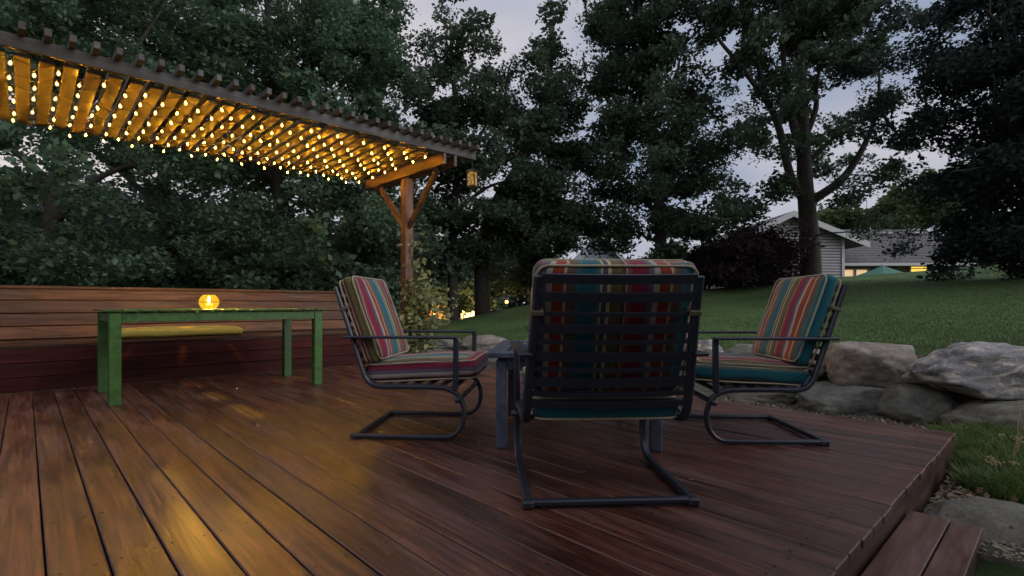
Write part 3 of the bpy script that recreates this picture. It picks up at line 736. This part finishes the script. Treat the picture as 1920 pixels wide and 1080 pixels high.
tree('maple_tree', 'tall dense maple behind the pergola roof left of the post', 13.0, 2.6, [(530, 560), (525, 450), (520, 330), (510, 180), (500, 0)],
     [([(522, 380), (620, 300), (700, 260)], .10), ([(520, 340), (420, 260), (350, 200)], .10), ([(515, 230), (620, 110), (680, 20)], .09)],
     [(480, 0, 300, 120), (420, 150, 200, 90), (620, 140, 160, 110), (700, 80, 90, 100), (600, 270, 190, 70), (690, 330, 110, 90), (400, 300, 120, 60), (620, 420, 170, 65), (440, 420, 130, 55), (700, 460, 90, 60), (520, 480, 220, 50)], 360, 240, .10, M['leaf_maple'], .24, group=G1)
tree('maple_tree', 'more distant maple filling the gap between the two left maples', 17, 4, [(310, 560), (312, 420), (300, 250), (310, 60)],
     [([(312, 400), (200, 300), (100, 230)], .12), ([(305, 330), (420, 230), (520, 160)], .12)],
     [(300, 60, 330, 150), (330, 240, 230, 90), (450, 350, 200, 80), (150, 260, 130, 40), (640, 300, 150, 150), (330, 470, 380, 60), (0, 450, 120, 90), (-60, 120, 200, 140)], 260, 130, .17, M['leaf_maple'], .26, (.4, .8), group=G1)
tree('oak_tree', 'slim oak with dark trunk just right of the hanging lantern', 15, 1.8, [(850, 590), (848, 480), (852, 380), (862, 280), (850, 150), (845, 50)],
     [([(855, 330), (900, 250), (935, 180)], .09), ([(850, 400), (910, 350), (960, 330)], .08), ([(858, 270), (815, 200), (800, 140)], .07)],
     [(845, 45, 38, 40), (905, 105, 55, 40), (835, 130, 50, 50), (830, 210, 60, 55), (900, 200, 60, 60), (800, 300, 70, 60), (890, 310, 70, 60), (830, 400, 80, 60), (930, 400, 70, 50), (870, 480, 90, 45), (770, 450, 60, 80)], 170, 170, .115, M['leaf_oak'], .19, group=G1, shr=.42)
tree('oak_tree', 'leaning oak with thick trunk beside the lit garden wall', 16, 1.8, [(905, 585), (904, 480), (925, 390), (985, 290), (1025, 170), (1035, 80)],
     [([(920, 400), (960, 350), (1060, 340)], .10), ([(990, 280), (950, 190), (955, 130)], .08), ([(1000, 250), (1060, 200), (1075, 150)], .08)],
     [(1035, 95, 35, 45), (1075, 130, 35, 35), (1005, 160, 40, 35), (960, 190, 45, 45), (1040, 220, 65, 50), (980, 270, 60, 45), (1070, 300, 60, 50), (1000, 360, 80, 50), (1070, 410, 80, 45), (980, 450, 80, 45), (1040, 470, 60, 30), (1010, 420, 90, 50)], 210, 170, .115, M['leaf_oak'], .30, group=G1, shr=.42)
tree('oak_tree', 'tall full oak rising out of the picture behind the foreground chair', 15.5, 2.2, [(1240, 530), (1238, 430), (1228, 300), (1215, 180), (1195, 20), (1190, -80)],
     [([(1235, 400), (1170, 330), (1110, 300)], .10), ([(1232, 370), (1290, 300), (1340, 250)], .10), ([(1222, 260), (1160, 180), (1130, 120)], .09), ([(1218, 220), (1270, 140), (1290, 80)], .08)],
     [(1190, -20, 120, 60), (1150, 60, 65, 60), (1240, 70, 65, 60), (1140, 150, 45, 50), (1210, 160, 70, 50), (1270, 190, 45, 55), (1170, 250, 75, 55), (1260, 290, 70, 50), (1130, 330, 50, 50), (1210, 360, 70, 45), (1310, 350, 45, 45), (1150, 420, 75, 35), (1270, 420, 70, 40), (1340, 420, 50, 30), (1230, 480, 50, 30), (1335, 290, 45, 60), (1310, 220, 35, 40), (1140, 455, 60, 28), (1080, 450, 50, 25)], 310, 170, .115, M['leaf_oak'], .24, group=G1, shr=.40)
tree('oak_tree', 'large spreading oak on the lawn crest before the siding house', 14, 2.6, [(1520, 530), (1519, 460), (1514, 400), (1509, 337), (1507, 270), (1504, 193), (1500, 120), (1492, 48), (1480, -80)],
     [([(1512, 385), (1478, 330), (1456, 250), (1432, 202), (1398, 164), (1360, 125), (1326, 91), (1288, 29)], .125), ([(1514, 380), (1562, 347), (1590, 308), (1612, 260), (1625, 212), (1628, 150)], .13),
      ([(1508, 260), (1527, 205), (1529, 150), (1560, 60)], .10), ([(1510, 310), (1548, 270), (1585, 235)], .09),
      ([(1505, 300), (1480, 217), (1466, 154), (1461, 60), (1440, -40)], .13), ([(1432, 202), (1400, 95), (1390, 20)], .07), ([(1440, 240), (1400, 228), (1345, 212)], .03), ([(1440, 232), (1390, 222), (1350, 235)], .025), ([(1326, 100), (1300, 100)], .03), ([(1360, 130), (1330, 145), (1305, 148)], .025), ([(1625, 212), (1660, 270), (1690, 300)], .05)],
     [(1480, -30, 200, 60), (1370, 30, 70, 45), (1480, 60, 90, 55), (1580, 60, 90, 60), (1400, 110, 45, 30), (1470, 140, 60, 40), (1570, 140, 50, 50), (1640, 110, 50, 60), (1420, 190, 40, 30), (1490, 215, 45, 35), (1590, 215, 40, 40), (1650, 200, 40, 40), (1415, 250, 40, 25), (1560, 265, 45, 28), (1640, 285, 50, 28), (1470, 280, 45, 35), (1445, 215, 32, 42), (1385, 130, 40, 40), (1330, 70, 40, 40), (1590, 340, 60, 25), (1650, 345, 40, 18), (1420, 320, 55, 25), (1550, 385, 45, 25), (1450, 365, 60, 30), (1380, 390, 55, 30), (1480, 420, 40, 20), (1565, 450, 28, 14), (1330, 430, 50, 25)], 300, 160, .105, M['leaf_oak'], .31, (.20, .42), group=G1, shr=.5)
tree('dark_maple_tree', 'near black dense maple at the right edge of the photo', 9.6, 2.4, [(1990, 520), (1985, 350), (1960, 180), (1930, 0)],
     [([(1985, 330), (1880, 260), (1800, 220)], .10), ([(1985, 400), (1850, 330), (1720, 345), (1690, 350)], .03), ([(1960, 180), (1850, 100), (1780, 60)], .09)],
     [(1860, -20, 150, 70), (1890, 90, 90, 80), (1800, 110, 65, 50), (1755, 150, 30, 30), (1805, 200, 60, 45), (1890, 230, 90, 80), (1860, 330, 90, 50), (1925, 420, 90, 60), (1885, 430, 70, 60), (1960, 350, 100, 200), (2050, 100, 150, 200), (1850, 465, 40, 45)], 300, 280, .085, M['leaf_dark'], .24, group=G1)
tree('small_tree', 'pale green tree standing beyond the ranch roof', 34, 4, [(1730, 480), (1730, 430), (1725, 370)], [],
     [(1700, 400, 55, 45), (1750, 380, 50, 55), (1660, 420, 35, 22), (1720, 350, 30, 25)], 60, 130, .30, M['leaf_light'], .25, (.6, 1.2), group=G1)
tree('small_tree', 'pale green tree showing above the gable behind the big oak', 36, 3, [(1580, 500), (1578, 450), (1575, 410)], [],
     [(1575, 415, 40, 25), (1620, 430, 25, 12), (1545, 420, 25, 20)], 30, 130, .30, M['leaf_light'], .2, (.6, 1.1), group=G1)
G2 = 'shrubs along the lawn edge'
def shrub(name, label, Y, depth, ell, n, lpc, ls, mat, rad=(.25, .5)):
    e = ell[0]; tree(name, label, Y, depth, [(e[0], e[1]+e[3]*.9), (e[0], e[1]), (e[0]+4, e[1]-e[3]*.6)], [], ell, n, lpc, ls, mat, .06, rad, G2, True, 'shrub')
shrub('purple_shrub', 'dense purple leaved shrub left of the big oak trunk', 14.8, 1.6, [(1395, 475, 75, 48), (1345, 500, 40, 42), (1445, 492, 32, 40), (1395, 520, 95, 25)], 120, 170, .09, M['leaf_purple'])
shrub('hedge_shrub', 'dark rounded bush behind the foreground chair back on the left', 18.5, 2, [(1020, 525, 70, 40), (960, 520, 60, 40), (1080, 535, 50, 30)], 70, 150, .14, M['leaf_oak'])
shrub('hedge_shrub', 'dark bush right of the pale gable behind the foreground chair', 18, 2, [(1250, 510, 70, 40), (1200, 530, 60, 25)], 60, 150, .14, M['leaf_oak'])
shrub('hedge_shrub', 'deep green bush against the bench back at the left', 12.5, 2, [(120, 525, 170, 50), (-60, 520, 120, 60)], 110, 170, .13, M['leaf_maple'])
shrub('hedge_shrub', 'deep green bush behind the bench under the bulbs', 13, 2, [(420, 535, 170, 45), (560, 530, 100, 45)], 110, 170, .13, M['leaf_maple'])
shrub('hedge_shrub', 'dark bush between the bench end and the pergola post', 13, 2, [(690, 540, 90, 60), (740, 570, 60, 50)], 90, 170, .12, M['leaf_oak'])
shrub('hedge_shrub', 'dark bushes behind the lit garden wall between the oak trunks', 24, 2, [(840, 545, 90, 45), (910, 550, 70, 40), (770, 540, 80, 60)], 90, 170, .16, M['leaf_oak'], (.35, .7))
shrub('garden_bush', 'little sparse bush in front of the lit garden wall', 20, .8, [(862, 568, 22, 22), (840, 575, 14, 16)], 16, 80, .10, M['leaf_light'], (.2, .35))
tag(leaf_cloud('far_woods', np.concatenate([np.array(c)+rng.normal(size=(90, 3))*np.array((1.2, 1.2, .8)) for c in clumps_from([(350, 490, 600, 75), (890, 520, 160, 75), (1250, 530, 350, 25), (1900, 480, 200, 40), (100, 420, 350, 80)], 55, 5, 620)]), .7, M['leaf_dark']), kind='stuff')

# climbing vine on the post
vp = D(.10, PB-.12)
vine = thing('climbing_vine', 'leafy vine climbing the pergola post', 'vine', (vp.x, vp.y, -.18), 0)
vs = MB(); vpts = []
for k in range(7):
    a0 = rng.uniform(0, 6.28); x0, y0 = rng.normal()*.12, rng.normal()*.12; top = [2.05, 1.5, 1.3, 1.2, 1.7, 1.0, .9][k]
    P = [Vector((x0*(1-.6*h/top)+.10*math.cos(a0+h*2.6), y0*(1-.6*h/top)+.10*math.sin(a0+h*2.6), h)) for h in np.linspace(0, top, 14)]
    vs.tube(P, .007, 4, False); vpts += P
for k in range(9):
    a0 = rng.uniform(-.6, 2.4); ln = rng.uniform(.3, .7); h = rng.uniform(.3, 1.1)
    P = [Vector((math.cos(a0)*ln*f, -.1+math.sin(a0)*ln*f*.5, h+.25*f-.3*f*f)) for f in np.linspace(0, 1, 6)]
    vs.tube(P, .004, 4, False); vpts += P+P[2:]
vs.build('stem', M['vine_stem'], vine)
leaf_me = []
for k in range(4):
    V = [(0, 0, 0), (.25, .20, .02), (.30, .55, .0), (0, 1.0, -.10), (-.30, .55, .0), (-.25, .20, .02), (0, .5, -.05)]
    F = [(0, 1, 6), (1, 2, 6), (2, 3, 6), (3, 4, 6), (4, 5, 6), (5, 0, 6)]
    me = MB().add(V, F).mesh('leaf'); me.materials.append(M['leaf_vine'])
    me.attributes.new('tone', 'FLOAT', 'POINT').data.foreach_set('value', [(.15, .4, .7, .95)[k]]*7); leaf_me.append(me)
def vleaf_at():
    q = vpts[rng.integers(len(vpts))]; s = .178*(1-.3*q.z/2)
    return Vector((q.x+rng.normal()*s*.75, q.y+rng.normal()*s*.75, max(.05, q.z+abs(rng.normal())*.12)))
for i in range(300):
    o = link('leaf', leaf_me[rng.integers(4)], vine, loc=vleaf_at(), rot=(rng.uniform(-1.4, .4), rng.uniform(-.7, .7), rng.uniform(0, 6.28)))
    k_ = rng.uniform(.075, .13); o.scale = (k_, k_, k_)
leaf_cloud('foliage', np.array([vleaf_at() for _ in range(950)]), .085, M['leaf_vine'], vine, kind='stuff')

# ------------------------------------------------------------------ houses
M['siding'] = plain('pale_siding', (.25, .235, .25), .6, .06, 3)
M['siding_blue'] = plain('blue_grey_siding', (.25, .29, .33), .6, .06, 3)
M['trim'] = plain('white_trim', (.38, .38, .40), .5, .04, 4)
M['brickdark'] = plain('dark_wall', (.16, .12, .09), .8, .2, 8)
def shingle():
    m, t, b, l = newmat('asphalt_shingle')
    c = node(t, 'ShaderNodeTexCoord'); mp = node(t, 'ShaderNodeMapping'); mp.inputs['Scale'].default_value = (5.0, 5.0, 12.0); l(c.outputs['Object'], mp.inputs['Vector'])
    n = node(t, 'ShaderNodeTexNoise', Scale=1.0, Detail=6.0, Roughness=.7); l(mp.outputs[0], n.inputs['Vector'])
    r = ramp(t, [(.3, (.060, .058, .062)), (.7, (.13, .125, .13))]); l(n.outputs['Fac'], r.inputs[0]); l(r.outputs[0], b.inputs['Base Color']); b.inputs['Roughness'].default_value = .9
    return m
M['shingle'] = shingle()
M['window_glow'] = emit('lit_window', (1.0, .60, .10), 1.15)
def blind():
    m, t, b, l = newmat('lit_blind')
    c = node(t, 'ShaderNodeTexCoord'); w = node(t, 'ShaderNodeTexWave', Scale=5.0, Distortion=.4); w.bands_direction = 'Z'; l(c.outputs['Object'], w.inputs['Vector'])
    r = ramp(t, [(.2, (.75, .42, .15)), (.7, (1, .74, .42))]); l(w.outputs['Fac'], r.inputs[0]); l(r.outputs[0], b.inputs['Emission Color']); b.inputs['Emission Strength'].default_value = .8
    b.inputs['Base Color'].default_value = (.5, .4, .3, 1); return m
M['window_blind'] = blind()
HY = 24.0; k_ = HY/FPX
def hx(u): return (u-960)*k_
def hz(v): return CAMZ+(HOR-v)*k_
house = thing('ranch_house', 'pale siding house with grey shingle roof and lit windows beyond the lawn crest', 'house', (hx(1590), HY, 1.0), 0)
ox, oz = hx(1590), 1.0
def L3(u, dy, v): return Vector((hx(u)-ox, dy, hz(v)-oz))
# gable wing with lap siding
z0 = hz(560)-oz; xl, xr = hx(1400)-ox, hx(1577)-ox; xm = hx(1478)-ox; zr = hz(405)-oz; ze = hz(446)-oz
sd_ = MB(); z = z0; rowh = .135
while z < zr-.05:
    zt = min(z+rowh, zr)
    def half(zz):
        if zz <= ze: return xl, xr
        f = (zz-ze)/(zr-ze); return xl+(xm-xl)*f, xr+(xm-xr)*f
    a0, a1 = half(z); c0, c1 = half(zt)
    g_ = .036
    V = [(a0, -.085, z+g_), (a1, -.085, z+g_), (c1, -.07, zt), (c0, -.07, zt), (a0, 0.02, z+g_), (a1, .02, z+g_), (c1, .02, zt), (c0, .02, zt)]
    sd_.add(V, [(0, 1, 2, 3), (4, 5, 1, 0), (3, 2, 6, 7)]); z += rowh
w_ = MB().add([(xl, .03, z0), (xr, .03, z0), (xr, .03, ze), (xm, .03, zr), (xl, .03, ze), (xl, 7, z0), (xr, 7, z0), (xr, 7, ze), (xm, 7, zr), (xl, 7, ze)],
   [(0, 1, 2, 3, 4), (9, 8, 7, 6, 5), (1, 6, 7, 2), (5, 0, 4, 9)]).build('wall', M['siding'], house)
sd_.build('siding', M['siding'], w_)
MB().box((xr+.03, -.06, (z0+ze)/2), (.12, .12, ze-z0)).build('corner_board', M['trim'], house)
sl_ = (zr-ze)/(xr-xm)
for s, xe in ((1, xr), (-1, xl)):
    e = xe + s*1.0; zz = ze - 1.0*abs(sl_)
    MB().add([(xm, -.45, zr+.02), (e, -.45, zz+.02), (e, 7.2, zz+.02), (xm, 7.2, zr+.02), (xm, -.45, zr+.16), (e, -.45, zz+.16), (e, 7.2, zz+.16), (xm, 7.2, zr+.16)],
        [(0, 1, 2, 3), (7, 6, 5, 4), (0, 4, 5, 1), (1, 5, 6, 2), (2, 6, 7, 3), (3, 7, 4, 0)]).build('gable_roof', M['shingle'], house)
    MB().add([(xm, -.50, zr-.10), (e, -.50, zz-.10), (e, -.455, zz-.10), (xm, -.455, zr-.10), (xm, -.50, zr+.17), (e, -.50, zz+.17), (e, -.455, zz+.17), (xm, -.455, zr+.17)],
        [(0, 1, 2, 3), (7, 6, 5, 4), (0, 4, 5, 1), (1, 5, 6, 2), (2, 6, 7, 3), (3, 7, 4, 0)]).build('rake_board', M['trim'], house)
# ranch wing
rx0, rx1 = hx(1580)-ox, hx(1840)-ox
zE, zR = hz(494)-oz, hz(428)-oz
MB().box(((rx0+rx1)/2, 3.3, (z0+zE)/2), (rx1-rx0, 4.4, zE-z0+.05)).build('wall', M['brickdark'], house)
rows_n = 14; rf = MB()
for i in range(rows_n):
    f0, f1 = i/rows_n, (i+1)/rows_n
    y0, y1 = .35+2.9*f0, .35+2.9*f1; a, b_ = zE+(zR-zE)*1.25*f0, zE+(zR-zE)*1.25*f1
    rf.add([(rx0-.1, y0, a+.03), (rx1, y0, a+.03), (rx1, y1, b_+.005), (rx0-.1, y1, b_+.005), (rx0-.1, y0, a), (rx1, y0, a)], [(0, 1, 2, 3), (4, 5, 1, 0)])
rf.add([(rx0-.1, 3.25, zE+(zR-zE)*1.25), (rx1, 3.25, zE+(zR-zE)*1.25), (rx1, 6.6, zE), (rx0-.1, 6.6, zE)], [(0, 1, 2, 3)])
roof = rf.build('roof', M['shingle'], house)
MB().box(((rx0+rx1)/2, .30, zE-.03), (rx1-rx0, .11, .13), None, .02).build('gutter', M['trim'], house)
MB().box(((rx0+rx1)/2, .75, zE-.06), (rx1-rx0, .8, .03)).build('soffit', M['brickdark'], house)
def zroof(y): return zE+(zR-zE)*1.25*(y-.35)/2.9
MB().tube([L3(1712, 2.9, 433), L3(1712, 2.9, 409)], .045, 8).build('vent_pipe', M['trim'], roof)
for u in (1675, 1735): MB().box((hx(u)*1.09-ox*1.0-hx(u)*.0-.0, 2.75, zroof(2.75)+.08), (.5, .35, .14), None, .03).build('roof_vent', M['trim'], roof)
for (u0, u1, v0, v1, mt) in ((1607, 1628, 503, 530, 'window_blind'), (1633, 1655, 503, 530, 'window_blind'), (1740, 1772, 492, 509, 'window_glow')):
    f = MB(); a = L3(u0, 1.06, v1); b_ = L3(u1, 1.06, v0); cx_, cz_ = (a.x+b_.x)/2, (a.z+b_.z)/2; ww, hh = b_.x-a.x, b_.z-a.z
    for (c_, s_) in (((cx_, 1.05, b_.z+.03), (ww+.14, .08, .07)), ((cx_, 1.05, a.z-.03), (ww+.14, .08, .07)), ((a.x-.035, 1.05, cz_), (.07, .08, hh)), ((b_.x+.035, 1.05, cz_), (.07, .08, hh)), ((cx_, 1.05, cz_), (ww, .05, .035))): f.box(c_, s_)
    fo = f.build('window', M['trim'], house); MB().box((cx_, 1.085, cz_), (ww, .02, hh)).build('pane', M[mt], fo)
# patio umbrella at the house
UY = 21.0; uc = at(1655, 498, UY); ug = ground_h(uc.x, UY)
umb = thing('patio_umbrella', 'open green patio umbrella in front of the ranch house', 'umbrella', (uc.x, UY, ug), 0)
top = uc.z-ug; ru = 44*UY/FPX; V = [(0, 0, top)]
for k in range(8):
    a = k*math.pi/4+.2; V.append((ru*.5*math.cos(a), ru*.5*math.sin(a), top-.22))
for k in range(8):
    a = k*math.pi/4+.2; V.append((ru*math.cos(a), ru*math.sin(a), top-.40))
for k in range(8):
    a = k*math.pi/4+.2; V.append((ru*math.cos(a), ru*math.sin(a), top-.47))
F = []
for k in range(8):
    k2 = (k+1) % 8; F += [(0, 1+k, 1+k2), (1+k, 9+k, 9+k2, 1+k2), (9+k, 17+k, 17+k2, 9+k2)]
MB().add(V, F).build('canopy', plain('green_canvas', (.055, .17, .13), .8, .1, 5), umb)
MB().tube([(0, 0, -.3), (0, 0, top-.02)], .025, 8).build('pole', M['trim'], umb)
MB().lathe([(.03, top-.02), (.03, top+.05), (.005, top+.07)], 8).build('finial', M['trim'], umb)
# blue-grey house behind the trees
BY = 33.0; kb = BY/FPX
h2 = thing('gable_house', 'blue grey gabled house half hidden by oaks behind the foreground chair', 'house', ((1125-960)*kb, BY, .5), 0)
def q2(u, v): return ((u-1125)*kb, CAMZ+(HOR-v)*kb-.5)
(xa, z_e), (xb, _), (xm2, z_r) = q2(1070, 505), q2(1182, 505), q2(1126, 447)
MB().add([(xa, 0, -.6), (xb, 0, -.6), (xb, 0, z_e), (xm2, 0, z_r), (xa, 0, z_e), (xa, 8, -.6), (xb, 8, -.6), (xb, 8, z_e), (xm2, 8, z_r), (xa, 8, z_e)], [(0, 1, 2, 3, 4), (9, 8, 7, 6, 5), (1, 6, 7, 2), (5, 0, 4, 9)]).build('wall', M['siding_blue'], h2)
sd2 = MB(); z = -.5
while z < z_r-.2:
    f = max(0, (z-z_e)/(z_r-z_e)); a0, a1 = xa+(xm2-xa)*f, xb+(xm2-xb)*f
    sd2.add([(a0, -.03, z), (a1, -.03, z), (a1, -.005, z+.16), (a0, -.005, z+.16)], [(0, 1, 2, 3)]); z += .16
sd2.build('siding', M['siding_blue'], h2)
for s, xe in ((1, xb), (-1, xa)):
    e = xe+s*.5; zz = z_e-.5*(z_r-z_e)/(xb-xm2)
    MB().add([(xm2, -.4, z_r), (e, -.4, zz), (e, 8.2, zz), (xm2, 8.2, z_r), (xm2, -.4, z_r+.2), (e, -.4, zz+.2), (e, 8.2, zz+.2), (xm2, 8.2, z_r+.2)], [(0, 1, 2, 3), (7, 6, 5, 4), (0, 4, 5, 1), (1, 5, 6, 2), (2, 6, 7, 3), (3, 7, 4, 0)]).build('roof', M['siding_blue'], h2)
    MB().add([(xm2, -.45, z_r-.1), (e, -.45, zz-.1), (e, -.405, zz-.1), (xm2, -.405, z_r-.1), (xm2, -.45, z_r+.21), (e, -.45, zz+.21), (e, -.405, zz+.21), (xm2, -.405, z_r+.21)], [(0, 1, 2, 3), (7, 6, 5, 4), (0, 4, 5, 1), (1, 5, 6, 2), (2, 6, 7, 3), (3, 7, 4, 0)]).build('rake_board', M['trim'], h2)
# lit low garden wall with its lamp, seen under the oaks
gw = at(872, 603, 22); gg = ground_h(gw.x, gw.y)
wall = thing('garden_wall', 'low white garden wall lit by a lamp between the oak trunks', 'wall', (gw.x, gw.y, gg), 0)
zt = at(872, 586, 22).z-gg; zb = -.3
MB().box((-.05, 0, (zt+zb)/2), (.62, .2, zt-zb), None, .01).build('panel', M['trim'], wall)
MB().box((.36, -.03, (zt+.07+zb)/2), (.18, .28, zt+.07-zb), None, .01).build('pier', M['trim'], wall)
ow = at(800, 600, 22.6); 
wall2 = thing('garden_wall', 'orange lit brick wall piece glimpsed behind the vine', 'wall', (ow.x, ow.y, ground_h(ow.x, ow.y)), 0)
MB().box((0, 0, .1), (1.6, .2, 1.0), None, .01).build('panel', plain('orange_brick', (.42, .20, .09), .8), wall2)
def lamp(label, loc, e, col, parent=None):
    t = thing('garden_lamp', label, 'lamp', loc, 0, 'small garden lamps on the lawn')
    MB().tube([(0, 0, -.15), (0, 0, .16)], .02, 8).build('stake', M['socket'], t)
    MB().lathe([(.04, .16), (.06, .20), (.05, .26)], 10).build('shade', emit('lamp_glow', (1, .55, .18), 2.2), t)
    d = bpy.data.lights.new('lamp_light', 'POINT'); d.energy = e; d.color = col; d.shadow_soft_size = .06
    o = bpy.data.objects.new('lamp_light', d); COL.objects.link(o); o.parent = t; o.location = (0, -.05, .34); return t
for (u, v, Y, e, lb) in ((868, 606, 21.2, 220, 'small glowing garden lamp before the white garden wall'), (815, 612, 21.6, 60, 'small garden lamp by the orange brick wall'), (950, 580, 17.2, 6, 'small garden lamp on the lawn slope right of the thick oak trunk')):
    q = at(u, v, Y); lamp(lb, (q.x, q.y, ground_h(q.x, q.y)+.02), e, (1, .60, .22))

# ------------------------------------------------------------------ grass, gravel, dry plants
def blades(name, P, h, w, mat, lean=.35):
    P = np.asarray(P, np.float32); N = len(P); a = rng.uniform(0, 2*math.pi, N)
    hh = h*rng.uniform(.5, 1.3, N); d = rng.normal(size=(N, 2))*lean*hh[:, None]
    sx = np.stack([np.cos(a)*w, np.sin(a)*w, np.zeros(N)], 1)
    mid = P + np.stack([d[:, 0]*.35, d[:, 1]*.35, hh*.6], 1); tip = P + np.stack([d[:, 0], d[:, 1], hh*.95], 1)
    V = np.stack([P-sx, P+sx, mid+sx*.7, mid-sx*.7, tip], 1).reshape(-1, 3)
    i = np.arange(N)[:, None]*5; F = np.concatenate([i+np.array([[0, 1, 2]]), i+np.array([[0, 2, 3]]), i+np.array([[3, 2, 4]])])
    me = mesh_np(name, V, F)
    me.attributes.new('tone', 'FLOAT', 'POINT').data.foreach_set('value', np.repeat(np.clip(rng.beta(2, 2, N), 0, 1), 5).astype(np.float32))
    return tag(link(name, me, None, mat), kind='stuff')
pts = []
while len(pts) < 70000:
    Y = 4.4 + 9.0*rng.uniform()**1.6; X = rng.uniform(-.2*Y, 1.08*Y); p_, b_ = pb(X, Y)
    if p_ < 1.62: continue
    pts.append((X, Y, ground_h(X, Y)-.005))
blades('lawn_grass', pts, .026, .004, M['grass'])
pts = []
tuf = [(2.72, 3.02, .10), (2.95, 2.72, .2), (2.45, 2.75, .07), (2.75, 3.3, .06), (3.6, 3.2, .3), (3.15, 3.75, .1), (3.05, 3.05, .32), (2.75, 2.75, .26), (3.25, 3.4, .3), (2.55, 2.62, .16), (3.4, 2.9, .3), (2.90, 3.42, .06), (3.5, 3.7, .25)]
for (x, y, r) in tuf:
    for _ in range(int(5200*r)):
        a = rng.uniform(0, 6.28); q = r*math.sqrt(rng.uniform()); pts.append((x+q*math.cos(a), y+q*math.sin(a)*.8, -.19))
M['moss'] = leafmat('bright_grass', (.05, .10, .02), (.12, .18, .045), (.20, .20, .08), .3)
blades('garden_grass', pts, .115, .0035, M['moss'], .6)
pts = []
while len(pts) < 500:
    p_ = rng.uniform(.85, 1.15); b_ = rng.uniform(-.4, 4.5); q = D(p_, b_); pts.append((q.x, q.y, -.19))
blades('wall_foot_grass', pts, .04, .003, M['grass'], .6)
# pebbles and dry leaf litter
def pebbles(name, P, s, mat):
    V = []; F = []; base = np.array([(1, 0, 0), (-1, 0, 0), (0, 1, 0), (0, -1, 0), (0, 0, .55), (0, 0, -.55)]); fs = [(0, 2, 4), (2, 1, 4), (1, 3, 4), (3, 0, 4), (2, 0, 5), (1, 2, 5), (3, 1, 5), (0, 3, 5)]
    Vs = []; Fs = []
    for i, c in enumerate(P):
        a = rng.uniform(0, 6.28); k = s*rng.uniform(.5, 1.5); m = np.array([[math.cos(a), -math.sin(a), 0], [math.sin(a), math.cos(a), 0], [0, 0, 1]])
        Vs.append((base*k*rng.uniform(.7, 1.2, 3)) @ m.T + np.array(c)); Fs.append(np.array(fs)+6*i)
    me = mesh_np(name, np.concatenate(Vs), np.concatenate(Fs)); return tag(link(name, me, None, mat), kind='stuff')
P = []
for _ in range(9000):
    p_ = rng.uniform(.03, 1.3); b_ = rng.uniform(-.9, 6.5); q = D(p_, b_); P.append((q.x, q.y, -.178))
for _ in range(2500):
    p_ = rng.uniform(-1.5, .3); b_ = -rng.uniform(.02, .45); q = D(p_, b_); P.append((q.x, q.y, -.18))
M['pebble'] = plain('pale_pebbles', (.26, .22, .165), .9, .5, 20)
pebbles('gravel', P, .011, M['pebble'])
M['litter'] = leafmat('dry_litter', (.14, .10, .06), (.38, .30, .19), None, .1)
LQ = []
for _ in range(2600):
    if rng.uniform() < .5: p_, b_ = rng.uniform(.03, .9), rng.uniform(-.6, 5)
    else: p_, b_ = rng.uniform(-1.3, .5), -rng.uniform(.05, .5)
    q = D(p_, b_); LQ.append((q.x, q.y, -.168))
tag(leaf_cloud('leaf_litter', LQ, .035, M['litter'], None, 1.5), kind='stuff')
LQ = []
for _ in range(46): q = D(rng.uniform(-5, -.2), rng.uniform(.3, 5.9)); LQ.append((q.x, q.y, .004))
for _ in range(260):
    Y = rng.uniform(4.6, 12); X = rng.uniform(0, 1.0*Y); p_, b_ = pb(X, Y)
    if p_ > 1.9: LQ.append((X, Y, ground_h(X, Y)+.02))
tag(leaf_cloud('fallen_leaves', LQ, .03, M['litter'], None, 4.0), kind='stuff')
M['straw'] = plain('dry_straw', (.40, .30, .17), .9, .2, 20)
for (u, v, Y, top, lb) in ((1905, 880, 3.25, .34, 'dried flower stalk with pale seed heads, tallest at the right edge'), (1893, 900, 3.05, .22, 'shorter dried flower stalk by the grey slab'), (1880, 925, 2.85, .14, 'low dried flower stalk in the grass tuft')):
    q = at(u, v, Y)
    t = thing('dried_flower', lb, 'flower', (q.x, q.y, -.19), rng.uniform(0, 6), 'dried flower stalks in the garden bed')
    st = MB(); hd = MB()
    for k in range(4):
        a = rng.uniform(0, 6.28); e = Vector((math.cos(a)*.05, math.sin(a)*.05, top*rng.uniform(.75, 1.1)))
        st.tube([(0, 0, 0), e*.5+Vector((0, 0, .02)), e], .0022, 4, False)
        for j in range(7): 
            o_ = Vector((rng.normal()*.012, rng.normal()*.012, rng.normal()*.005)); hd.box(e+o_, (.008, .008, .006))
    st.build('stem', M['straw'], t); hd.build('seed_head', M['straw'], t)['kind'] = 'stuff'
